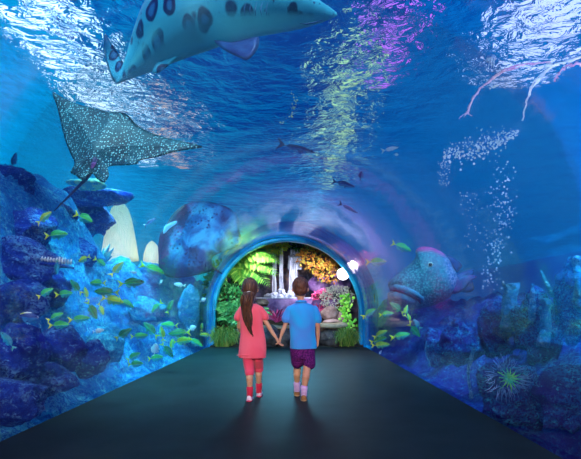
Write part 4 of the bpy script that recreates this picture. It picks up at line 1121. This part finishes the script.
def fernplant(name, crown, fronds, mt, label, trunk=None, cat='fern', lw=.11, pairs=20):
    e = empty(name, tuple(trunk[0]) if trunk else tuple(crown)); e.location = (0, 0, 0)
    tag(e, label, cat)
    if trunk:
        mb = MB(); mb.tube(trunk, [.11, .09, .08, .085][:len(trunk)], 12, cap=True)
        mb.build('trunk', m_bark, e, disp=lambda v: v + Vector((noise.noise(v * 9), noise.noise(v * 9 + Vector((3, 3, 3))), 0)) * .03)
    for i, (tip, sag) in enumerate(fronds):
        frond(crown, tip, sag, pairs, lw, i * 7 + 1).build('frond', mt, e, smooth=False)
    return e
# big tree fern whose crown fills the upper left
cr = P(228, 266, 12.3)
fernplant('tree_fern', cr, [(P(272, 256, 12.0), .28), (P(282, 264, 11.9), .30), (P(279, 277, 11.8), .30), (P(270, 287, 11.7), .25), (P(256, 292, 11.6), .15), (P(240, 250, 12.5), .1), (P(262, 247, 12.4), .2), (P(216, 292, 11.9), .15),
                              (P(222, 283, 11.6), .1), (P(214, 270, 12.6), .1), (P(244, 284, 11.5), .2)], m_fern, 'large bright green tree fern arching over the left of the waterfall', [P(222, 335, 12.4), P(221, 312, 12.4), P(224, 288, 12.35), cr], lw=.10, pairs=26)
cr = P(236, 250, 13.2)
fernplant('tree_fern', cr, [(P(262, 254, 12.9), .15), (P(280, 262, 12.8), .3), (P(284, 256, 13.1), .25), (P(256, 244, 13.3), .15), (P(272, 247, 13.4), .2), (P(226, 256, 12.8), .1), (P(246, 268, 12.6), .15), (P(222, 266, 12.8), .1)], m_fern2, 'yellow-green tree fern crown at the top left of the opening', [P(232, 330, 13.3), P(233, 300, 13.3), P(235, 270, 13.25), cr], lw=.11, pairs=22)
fernplant('ground_fern', P(228, 322, 11.2), [(P(214, 310, 11.1), .15), (P(222, 302, 11.3), .12), (P(238, 304, 11.2), .15), (P(246, 313, 11.0), .15), (P(240, 326, 10.8), .1), (P(217, 322, 10.9), .1), (P(232, 300, 11.5), .1)], m_bush, 'low green fern behind the left grass clump', lw=.14, pairs=14)
fernplant('ground_fern', P(262, 320, 11.4), [(P(254, 308, 11.4), .1), (P(268, 308, 11.5), .1), (P(276, 316, 11.3), .12), (P(252, 320, 11.2), .1)], m_bush, 'small green fern between the pink dress and the pool edge', lw=.14, pairs=12)
def bush(name, c, r, nleaf, ll, lw, mt, label, seed=0, cat='bush', squash=1.0, stem=True):
    rnd = random.Random(seed); c = Vector(c); r = Vector(r); mb = MB()
    for k in range(nleaf):
        d = Vector((rnd.gauss(0, 1), rnd.gauss(0, 1) - .4, rnd.gauss(0, 1) + .25)).normalized(); q = rnd.uniform(.35, 1) ** .5
        p = c + Vector((d.x * r.x, d.y * r.y, d.z * r.z)) * q
        o = (d + Vector((rnd.gauss(0, .5), rnd.gauss(0, .5), rnd.gauss(0, .5) - .2))).normalized()
        leaf(mb, p, p + o * ll * rnd.uniform(.6, 1.2), lw * rnd.uniform(.7, 1.2), (rnd.gauss(0, .5), -1, .6), .1)
    e = mb.build(name, mt, smooth=False); tag(e, label, cat)
    if stem:
        s = MB()
        for k in range(5):
            a = c + Vector((0, 0, -r.z)); b = c + Vector((rnd.uniform(-.5, .5) * r.x, rnd.uniform(-.4, .4) * r.y, rnd.uniform(-.1, .5) * r.z))
            s.tube([a, a.lerp(b, .5) + Vector((rnd.uniform(-.05, .05), 0, 0)), b], [.02, .014, .006], 6)
        s.build('stems', m_bark, e)
    return e
bush('leafy_shrub', P(228, 304, 11.8), (.50, .4, .55), 520, .13, .035, m_bush, 'fresh green leafy shrub at mid height on the left bank', 1)
bush('leafy_shrub', P(219, 292, 12.6), (.4, .4, .9), 420, .13, .03, m_dark_l, 'dark green shrub climbing the left edge of the opening', 2)
bush('leafy_shrub', P(240, 316, 11.4), (.38, .3, .35), 300, .11, .035, m_bush, 'green shrub right behind the girl dress', 3)
bush('hanging_foliage', P(318, 258, 13.2), (.62, .3, .42), 620, .10, .028, m_autumn, 'bronze and orange leaves hanging right of the waterfall top', 4)
bush('hanging_foliage', P(330, 272, 13.0), (.45, .3, .32), 320, .09, .025, m_autumn, 'orange leaves lower down under the portal curve', 14)
bush('hanging_foliage', P(272, 246, 13.7), (.55, .25, .18), 380, .10, .03, m_fern2, 'lime green leaves over the thin left water streams', 5)
bush('hanging_foliage', P(302, 246, 13.9), (.3, .25, .15), 140, .10, .03, m_dark_l, 'dark leaves beside the top of the waterfall', 15)
bush('speckled_shrub', P(337, 298, 11.9), (.46, .3, .34), 700, .055, .02, m_pebble, 'silvery speckled shrub above the round pinkish boulder', 6)
bush('speckled_shrub', P(322, 297, 12.6), (.3, .2, .2), 240, .06, .02, m_red, 'violet flowering shrub right of the boy head', 16)
def spiky(name, base, tips, w_, mt, label, cat='plant', sag=.1, seed=0):
    rnd = random.Random(seed); mb = MB(); base = Vector(base)
    for t_ in tips:
        b = base + Vector((rnd.uniform(-.06, .06), rnd.uniform(-.05, .05), 0)); tip = Vector(t_); pr = None; S = 6; L_ = (tip - b).length
        side = (tip - b).cross(Vector((0, 1, .2))).normalized(); vs = []
        for i in range(S + 1):
            s = i / S; p = b.lerp(tip, s); p.z += sag * 4 * s * (1 - s) * L_; ww = w_ * (1 - s) ** .6 * (.6 + s) + .001
            vs += [p + side * ww, p + Vector((0, -.004, .006)), p - side * ww]
        k0 = [(3 * i + a, 3 * i + a + 1, 3 * i + a + 4, 3 * i + a + 3) for i in range(S) for a in (0, 1)]
        mb.add(vs, k0)
    return tag(mb.build(name, mt, smooth=False), label, cat)
rnd = random.Random(5)
spiky('spiky_plant', P(276, 322, 11.0), [P(276 + 15 * math.cos(a), 322 - 15 * math.sin(a) * rnd.uniform(.7, 1.05), 11.0 + rnd.uniform(-.4, .3)) for a in [R(8 + 164 * k / 15) for k in range(16)]], .022, m_red, 'magenta spiky leaved plant above the clasped hands', sag=.12)
spiky('spiky_plant', P(318, 312, 11.6), [P(318 + 11 * math.cos(a), 314 - 11 * math.sin(a), 11.5) for a in [R(15 + 150 * k / 9) for k in range(10)]], .018, m_red, 'magenta spiky plant beside the round boulder', sag=.12, seed=4)
def tuft(px, py, top, halfw, Y, nb, label, seed):
    rnd = random.Random(seed); base = P(px, py, Y); mb = MB()
    for k in range(nb):
        b = base + Vector((rnd.gauss(0, .4) * halfw * Y / F * .6, rnd.gauss(0, .07), 0)); b.z = max(b.z, .0) 
        a = rnd.uniform(-1, 1); ln = (py - top) * Y / F * rnd.uniform(.65, 1.05)
        mid = b + Vector((a * halfw * Y / F * .55, rnd.uniform(-.22, .12), ln)); end = b + Vector((a * halfw * Y / F * rnd.uniform(.9, 1.15), rnd.uniform(-.35, .1), ln * rnd.uniform(.1, .75)))
        pts = [b.lerp(mid, s) * (1 - s) + mid.lerp(end, s) * s for s in (0, .25, .5, .75, 1)]; sd = Vector((.011, .003, 0)); vs = []
        for i, p in enumerate(pts): vs += [p - sd * (1.1 - i / 4), p + sd * (1.1 - i / 4)]
        mb.add(vs, [(2 * i, 2 * i + 1, 2 * i + 3, 2 * i + 2) for i in range(4)])
    return tag(mb.build('grass_clump', m_grass, smooth=False), label, 'grass')
tuft(225, 347.5, 322, 13, 10.35, 900, 'drooping green grass clump at the left foot of the garden', 1)
tuft(347, 347.5, 323, 11, 10.35, 900, 'drooping green grass clump at the right foot of the garden', 2)
# vine up the right edge
e = empty('climbing_vine'); tag(e, 'bright green vine hanging above the right grass clump', 'vine')
vp = [P(351, 331, 10.35), P(348, 322, 10.6), P(345, 313, 10.8), P(347, 305, 10.9), P(344, 297, 10.95)]
mb = MB(); mb.tube(vp, .012, 6); mb.build('stem', m_bark, e)
mb = MB(); rnd = random.Random(9)
for k in range(150):
    s = rnd.random() * 3.999; i = int(s); p = vp[i].lerp(vp[i + 1], s - i) + Vector((rnd.gauss(0, .06), rnd.gauss(-.03, .05), rnd.gauss(0, .05)))
    d = Vector((rnd.gauss(0, 1), rnd.gauss(0, 1) - .5, rnd.gauss(0, 1))).normalized(); leaf(mb, p, p + d * .09, .038, (0, -1, .4), .1)
mb.build('foliage', m_vine, e, smooth=False)

# ------------------------------------------------------------ reef, corals and small things in the tank
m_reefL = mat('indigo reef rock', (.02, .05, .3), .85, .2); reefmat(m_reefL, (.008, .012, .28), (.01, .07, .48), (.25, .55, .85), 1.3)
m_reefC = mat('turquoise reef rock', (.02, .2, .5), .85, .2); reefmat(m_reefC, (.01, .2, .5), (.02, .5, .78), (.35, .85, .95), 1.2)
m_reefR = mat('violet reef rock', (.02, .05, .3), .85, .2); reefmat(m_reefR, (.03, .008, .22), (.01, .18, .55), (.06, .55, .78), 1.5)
def reef(px, py, rx, rz, Y, m, label, seed, name='reef_rock', dy=.8, amp=.34):
    rock_mb(P(px, py, Y), (rx * Y / F, max(.2, rx * Y / F * dy), rz * Y / F), seed, amp, 44, 30, 1.6).build(name, m)
    return tag(C.objects[-1], label, 'rock')
reef(4, 192, 34, 26, 6.6, m_reefL, 'dark reef rock crest at the left border under the small upright fish', 31)
reef(44, 214, 28, 18, 7.2, m_reefL, 'dark reef rock below the tip of the eagle ray tail', 32)
reef(88, 215, 26, 22, 9.6, m_reefL, 'smooth dark blue boulder left of the added glowing dome', 33)
reef(22, 262, 34, 28, 5.4, m_reefL, 'deep indigo rock under the crest at the far left', 34)
reef(72, 252, 24, 20, 7.4, m_reefL, 'indigo rock behind the striped pale coral row', 35)
reef(20, 352, 26, 30, 4.0, m_reefL, 'dark violet rock low at the left border', 36)
reef(62, 345, 24, 26, 4.7, m_reefL, 'blue encrusted rock above the left floor edge', 37)
reef(16, 300, 30, 24, 4.7, m_reefL, 'deep indigo rock behind the white-edged fish', 44)
reef(52, 290, 20, 18, 6.0, m_reefL, 'dark indigo rock behind the leftmost fish of the lower school', 45)
reef(26, 230, 30, 22, 6.0, m_reefL, 'dark slab of rock under the left reef crest', 46)
reef(46, 378, 30, 16, 4.3, m_reefL, 'broad violet rock along the left floor edge', 49, dy=.3)
reef(10, 400, 34, 26, 3.75, m_reefL, 'violet black rock at the lower left corner by the floor', 47)
reef(88, 358, 22, 18, 5.2, m_reefL, 'dark blue rock touching the left floor edge halfway down', 48)
reef(118, 270, 18, 8, 11.5, m_reefC, 'bright turquoise mound under the added glowing dome', 38)
reef(150, 274, 18, 10, 11.2, m_reefC, 'turquoise mound between added glowing dome and stingray', 39)
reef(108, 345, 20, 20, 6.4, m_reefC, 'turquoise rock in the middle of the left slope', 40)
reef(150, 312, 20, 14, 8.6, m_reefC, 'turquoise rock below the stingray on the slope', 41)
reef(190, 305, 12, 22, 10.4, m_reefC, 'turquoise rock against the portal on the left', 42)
reef(500, 325, 24, 34, 6.0, m_reefR, 'rounded pale topped coral head right of the wrasse', 51)
reef(540, 325, 26, 34, 5.4, m_reefR, 'blue coral head with ragged top near the right border', 52)
reef(574, 300, 16, 40, 4.9, m_reefR, 'tall dark reef rock cut by the right border', 53)
reef(512, 392, 34, 36, 4.35, m_reefR, 'violet rock that carries the green feather star', 54, dy=.35)
reef(566, 395, 32, 36, 3.9, m_reefR, 'large dark rock at the lower right corner', 55, dy=.4)
reef(462, 345, 22, 22, 6.0, m_reefR, 'low indigo rock left of the feather star', 56, dy=.5)
reef(436, 345, 14, 18, 7.2, m_reefR, 'small indigo rock under the tail of the wrasse', 57, dy=.5)
# glowing domes added to stand in for bright yellow patches
m_glow = bpy.data.materials.new('added glowing dome'); m_glow.use_nodes = True; n = NT(m_glow); v = n.coord('Object', (1, 1, 1))
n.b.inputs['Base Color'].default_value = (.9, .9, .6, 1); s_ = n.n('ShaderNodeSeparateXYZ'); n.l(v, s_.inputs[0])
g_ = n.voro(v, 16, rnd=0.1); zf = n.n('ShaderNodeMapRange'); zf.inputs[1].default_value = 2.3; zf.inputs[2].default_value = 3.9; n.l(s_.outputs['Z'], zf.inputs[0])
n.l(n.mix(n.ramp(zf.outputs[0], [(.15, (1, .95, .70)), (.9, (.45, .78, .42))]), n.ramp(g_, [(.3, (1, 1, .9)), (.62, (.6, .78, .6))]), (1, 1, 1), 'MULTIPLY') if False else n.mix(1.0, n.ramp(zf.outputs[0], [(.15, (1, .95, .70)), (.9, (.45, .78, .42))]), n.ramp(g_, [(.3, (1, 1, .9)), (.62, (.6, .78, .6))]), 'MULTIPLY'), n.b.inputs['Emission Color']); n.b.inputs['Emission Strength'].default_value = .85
def lathe(c, prof_, nseg=28):
    c = Vector(c); mb = MB(); mb.rings([[c + Vector((r * math.cos(a), r * math.sin(a), z)) for a in [2 * math.pi * k / nseg for k in range(nseg)]] for r, z in prof_]); return mb
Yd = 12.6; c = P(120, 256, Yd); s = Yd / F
lathe(c, [(18 * s, -4 * s), (17 * s, 4 * s), (15.5 * s, 14 * s), (13.5 * s, 26 * s), (11 * s, 38 * s), (8 * s, 47 * s), (4.5 * s, 52 * s), (1 * s, 54 * s)]).build('bright_patch_dome', m_glow)
tag(C.objects[-1], 'pale yellow glowing dome added for a bright patch behind the left reef', 'lamp')
c = P(152, 262, Yd); lathe(c, [(9 * s, -4 * s), (8 * s, 8 * s), (5 * s, 17 * s), (1 * s, 21 * s)]).build('bright_patch_dome', m_glow)
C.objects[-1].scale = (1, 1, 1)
tag(C.objects[-1], 'small yellow glowing mound added for a bright spot right of the tall dome', 'lamp')
m_ylw = mottled('yellow coral ledge', (.12, .45, .5), (.9, .9, .45), 7, .8, .6, .04, lo=.42, hi=.56)
rock_mb(P(88, 184, 8.2), (.32, .22, .10), 61, .4, 30, 18).build('coral_ledge', m_ylw); tag(C.objects[-1], 'pale yellow speckled coral ledge just under the eagle ray', 'coral')
mbx = rock_mb(P(96, 196, 9.0), (.85, .4, .18), 62, .3, 34, 20)
mbx.build('reef_rock', m_reefL); tag(C.objects[-1], 'flat blue ledge sloping right below the yellow coral', 'rock')
# striped pale coral row
e = empty('striped_coral'); tag(e, 'short row of white striped coral fingers in front of the dark left reef', 'coral')
m_wc = mottled('white coral', (.5, .6, .85), (.85, .85, .95), 20, .7, .3, .01)
rnd = random.Random(4)
for k in range(11):
    px = 42 + k * 2.9; h_ = rnd.uniform(2.2, 4.6); y0 = 259 + k * .35; mb = MB()
    mb.tube([P(px, y0 + h_ * .6, 4.35), P(px - .5, y0, 4.33), P(px + .6, y0 - h_, 4.33)], [.008, .011, .005], 7); mb.build('coral_finger', m_wc, e)
mb = MB(); mb.tube([P(40, 263.5, 4.4), P(56, 265, 4.42), P(74, 268, 4.4)], [.012, .022, .010], 8); mb.build('coral_base', m_reefL, e)
# leafy coral sprigs beside the dome
m_spr = mottled('teal coral', (.01, .15, .3), (.05, .5, .45), 8, .7, .3, .02)
e = empty('branching_coral'); tag(e, 'dark teal branching coral tips pointing at the foot of the added glowing dome', 'coral')
for k, (dx, dy) in enumerate([(14, -14), (10, -18), (4, -14), (-4, -12), (12, -6)]):
    mb = MB(); mb.tube([P(100, 262, 10), P(100 + dx * .5, 262 + dy * .35, 10), P(100 + dx, 262 + dy, 10)], [.09, .06, .01], 8); mb.build('branch', m_spr, e)
# right hand coral columns
m_col = mat('pale blue coral', (.1, .5, .8), .8); reefmat(m_col, (.01, .16, .5), (.02, .42, .75), (.45, .7, .9), 2.5)
def column(px, top, bot, w_, Y, label, seed, m=m_col, lean=0):
    rnd = random.Random(seed); pts = [P(px + lean * (1 - k / 8) + rnd.uniform(-.8, .8), bot + (top - bot) * k / 8, Y) for k in range(9)]
    mb = MB(); mb.tube(pts, [w_ * Y / F * (1 - .25 * k / 8) * rnd.uniform(.85, 1.15) for k in range(9)], 16, up=Vector((1, 0, 0)))
    mb.build('tall_coral', m, disp=lambda v: v + Vector((noise.noise(v * 5), noise.noise(v * 5 + Vector((4, 4, 4))), noise.noise(v * 5 + Vector((8, 8, 8))))) * .06)
    tag(C.objects[-1], label, 'coral')
column(510, 282, 330, 8, 5.6, 'broad coral column with a white crust on its crown', 1)
column(532, 284, 322, 3, 5.2, 'thin turquoise coral column between two coral heads', 2)
column(545, 300, 345, 7, 5.0, 'cyan coral column right of the thin one', 3)
column(470, 352, 398, 2, 4.3, 'faint thin sea whip left of the feather star', 4)
column(424, 342, 366, 1.4, 6.0, 'thin pale sea whip near the right floor edge', 5, lean=4)
mb = MB(); mb.tube([P(541, 271, 5.0), P(547, 284, 5.0), P(553, 297, 5.0)], [.012, .022, .026], 8); mb.build('slanting_branch', m_col); tag(C.objects[-1], 'straight blue branch leaning left among the right corals', 'branch')
mb = MB(); mb.sphere(P(577, 262, 4.6), (.05, .05, .07), 14, 9); mb.tube([P(577, 266, 4.6), P(578, 282, 4.6), P(577, 300, 4.6)], [.04, .03, .04], 10); mb.build('tall_coral', m_col); tag(C.objects[-1], 'short blue coral column at the right border', 'coral')
# feather star
m_green = mottled('green arms', (.0, .55, .4), (.25, .8, .1), 14, .6, .2, .01)
m_wfil = mottled('pale violet filaments', (.06, .22, .6), (.25, .4, .8), 10, .6, .2, .01)
cF = P(508, 378, 3.62); e = empty('feather_star'); tag(e, 'green rayed feather star with pale violet filaments on the violet rock', 'feather star')
mb = MB(); mb.sphere(cF, (.022, .02, .022), 12, 8); mb.build('centre', m_green, e)
rnd = random.Random(8)
for k in range(14):
    a = 2 * math.pi * k / 14 + rnd.uniform(-.1, .1); L_ = rnd.uniform(.07, .115)
    mb = MB(); mb.tube([cF, cF + Vector((math.cos(a) * L_ * .5, -.03, math.sin(a) * L_ * .5)), cF + Vector((math.cos(a) * L_, -.02, math.sin(a) * L_))], [.009, .0065, .002], 6); mb.build('arm', m_green, e)
mb = MB()
for k in range(85):
    a = rnd.uniform(0, 2 * math.pi); r0 = rnd.uniform(.06, .13); L_ = rnd.uniform(.13, .21); b = a + rnd.uniform(-.25, .25)
    p0 = cF + Vector((math.cos(a) * r0, .03, math.sin(a) * r0)); p2 = cF + Vector((math.cos(b) * L_, .02 + rnd.uniform(-.03, .03), math.sin(b) * L_)); p1 = (p0 + p2) / 2 + Vector((rnd.uniform(-.012, .012), -.02, rnd.uniform(-.012, .012)))
    mb.tube([p0, p1, p2], [.002, .0028, .0012], 4)
tag(mb.build('filaments', m_wfil, e), kind='stuff')
# arching sea whip upper right
m_whip = mottled('pale pink whip', (.55, .3, .7), (.95, .7, .85), 9, .5, .4, .01); m_whipw = mottled('white whip', (.6, .75, .95), (.95, .97, 1), 9, .5, .4, .01)
e = empty('arching_sea_whip'); tag(e, 'pale pink and white forked strand arching through the upper right water', 'sea whip')
def strand(pts, rad, Y, m, nm, wob=.02, par=None):
    q = spline([tuple(P(x, y, Y)) for x, y in pts], 5); rnd = random.Random(len(pts)); r = [rad[0] + (rad[1] - rad[0]) * i / (len(q) - 1) for i in range(len(q))]
    mb = MB(); mb.tube([Vector(p) + Vector((rnd.uniform(-1, 1), rnd.uniform(-1, 1), rnd.uniform(-1, 1))) * wob * .4 for p in q], [a * rnd.uniform(.6, 1.4) for a in r], 7); return mb.build(nm, m, par)
Yq = 5.4
strand([(550, 62), (535, 63.5), (520, 65), (505, 70), (495, 76), (484, 85), (475, 95), (470, 105), (468, 113)], (.012, .016), Yq, m_whip, 'branch', par=e)
strand([(520, 66.5), (504, 72), (493, 79)], (.006, .014), Yq, m_whip, 'branch', par=e)
strand([(584, 56), (572, 60), (562, 63), (550, 67), (542, 76), (534, 85), (528, 97), (525, 109), (523, 121)], (.024, .008), Yq, m_whipw, 'branch', par=e)
strand([(547, 70), (537, 78), (530, 88), (528, 97)], (.012, .008), Yq, m_whipw, 'branch', par=e)
strand([(584, 66), (576, 64), (570, 66), (563, 68), (558, 76), (556, 80)], (.014, .012), Yq, m_whip, 'branch', .05, par=e)
mb = MB(); mb.sphere(P(549, 66, Yq), (.055, .03, .04), 14, 9); mb.build('knot', m_whipw, e, disp=lambda v: v + Vector((1, 1, 1)) * .012 * noise.noise(v * 30))
for k, (a, b) in enumerate(((464, 117), (472, 116), (459, 119))):
    strand([(468, 112), ((468 + a) / 2, 115), (a, b)], (.006, .003), Yq, m_whip, 'twig', par=e)
# small jellyfish
m_jel = mottled('milky jelly', (.35, .6, .9), (.85, .92, 1), 12, .3, .2, .01)
e = empty('jellyfish'); tag(e, 'small milky white jellyfish above the pink arching strand', 'jellyfish')
c = P(491, 60, 5.8); s = 5.8 / F
lathe(c, [(3.5 * s, -1 * s), (4.6 * s, 0), (4.4 * s, 2 * s), (3.2 * s, 4 * s), (1.4 * s, 5.2 * s), (.2 * s, 5.6 * s)], 16).build('bell', m_jel, e)
for k in range(6):
    a = k * 1.05; q = c + Vector((math.cos(a) * 2.6 * s, math.sin(a) * 2.6 * s, 0)); mb = MB(); mb.tube([q, q + Vector((.01, 0, -.05)), q + Vector((-.008 + .01 * k / 6, 0, -.10))], [.010, .008, .003], 6); mb.build('tentacle', m_jel, e)
# bubbles
m_bub = mat('bubbles', (.7, .8, 1), .15, .8); m_bub.node_tree.nodes['Principled BSDF'].inputs['Alpha'].default_value = .75
rnd = random.Random(21); mb = MB()
def bub(px, py, Y, r): mb.sphere(P(px, py, Y), r, 6, 4)
for k in range(430):
    t_ = rnd.random(); px = 443 + 76 * t_; mid = 153 - 22 * t_; sp = 13 * math.sin(math.pi * min(1, t_ * .9 + .1)) ** .7
    py = mid + rnd.gauss(sp * .25, sp * .5); bub(px, py, 6 + rnd.uniform(-.3, .3), rnd.uniform(.003, .014) * (1.3 if py > mid + 3 else .9))
for k in range(230):
    t_ = rnd.random() ** .9; px = 498 + 8 * math.sin(t_ * 5) + rnd.gauss(0, 5 + 3 * (1 - t_)); py = 160 + 130 * t_; bub(px, py, 6 + rnd.uniform(-.3, .3), rnd.uniform(.004, .015))
for k in range(70):
    bub(444 + rnd.gauss(0, 1.5) + 4 * math.sin(k), 160 + rnd.random() * 26, 6, rnd.uniform(.004, .009))
for k in range(120):
    bub(458 + rnd.random() * 42, 192 + rnd.random() * 60, 6.2, rnd.uniform(.003, .010))
mb.build('bubble_plume', m_bub); tag(C.objects[-1], 'drifting plume of tiny pale bubbles in the right hand water', 'bubbles', kind='stuff')
mb = MB(); m_gold = mottled('golden flecks', (.6, .6, .2), (.9, .8, .4), 20)
for k in range(34):
    t_ = rnd.random(); mb.sphere(P(291 + 4 * math.sin(t_ * 4) - 5 * (t_ > .8) + rnd.gauss(0, 1.4), 90 + 34 * t_, 6.5), rnd.uniform(.004, .011), 6, 4)
mb.build('golden_flecks', m_gold); tag(C.objects[-1], 'scatter of tiny golden flecks right of the shark fin', 'flecks', kind='stuff')
# lamp by the garden opening
m_lampg = mat('lamp glow', (1, 1, 1), .5, emit=(1, .86, .9), estr=5); m_fix = mat('lamp housing', (.05, .06, .08), .4)
e = empty('garden_floodlight'); tag(e, 'small round lamp shining white at the right edge of the garden opening', 'lamp')
c = P(343, 274, 11.25)
mb = MB(); mb.sphere(c, (.15, .05, .15), 24, 14); mb.build('lens', m_lampg, e)
mb = MB(); mb.rings([[c + Vector((r * math.cos(a), y, r * math.sin(a))) for a in [2 * math.pi * k / 24 for k in range(24)]] for r, y in ((.155, .0), (.165, .01), (.16, .06), (.09, .12), (.04, .14))]); mb.build('housing', m_fix, e)
mb = MB(); mb.tube([c + Vector((0, .12, 0)), c + Vector((.16, .16, .06)), c + Vector((.34, .2, .12))], .018, 8); mb.build('bracket', m_fix, e)
lamp('garden_floodlight_light', 'POINT', tuple(c + Vector((-.05, -.12, 0))), 12, (1, .8, .9), .1)
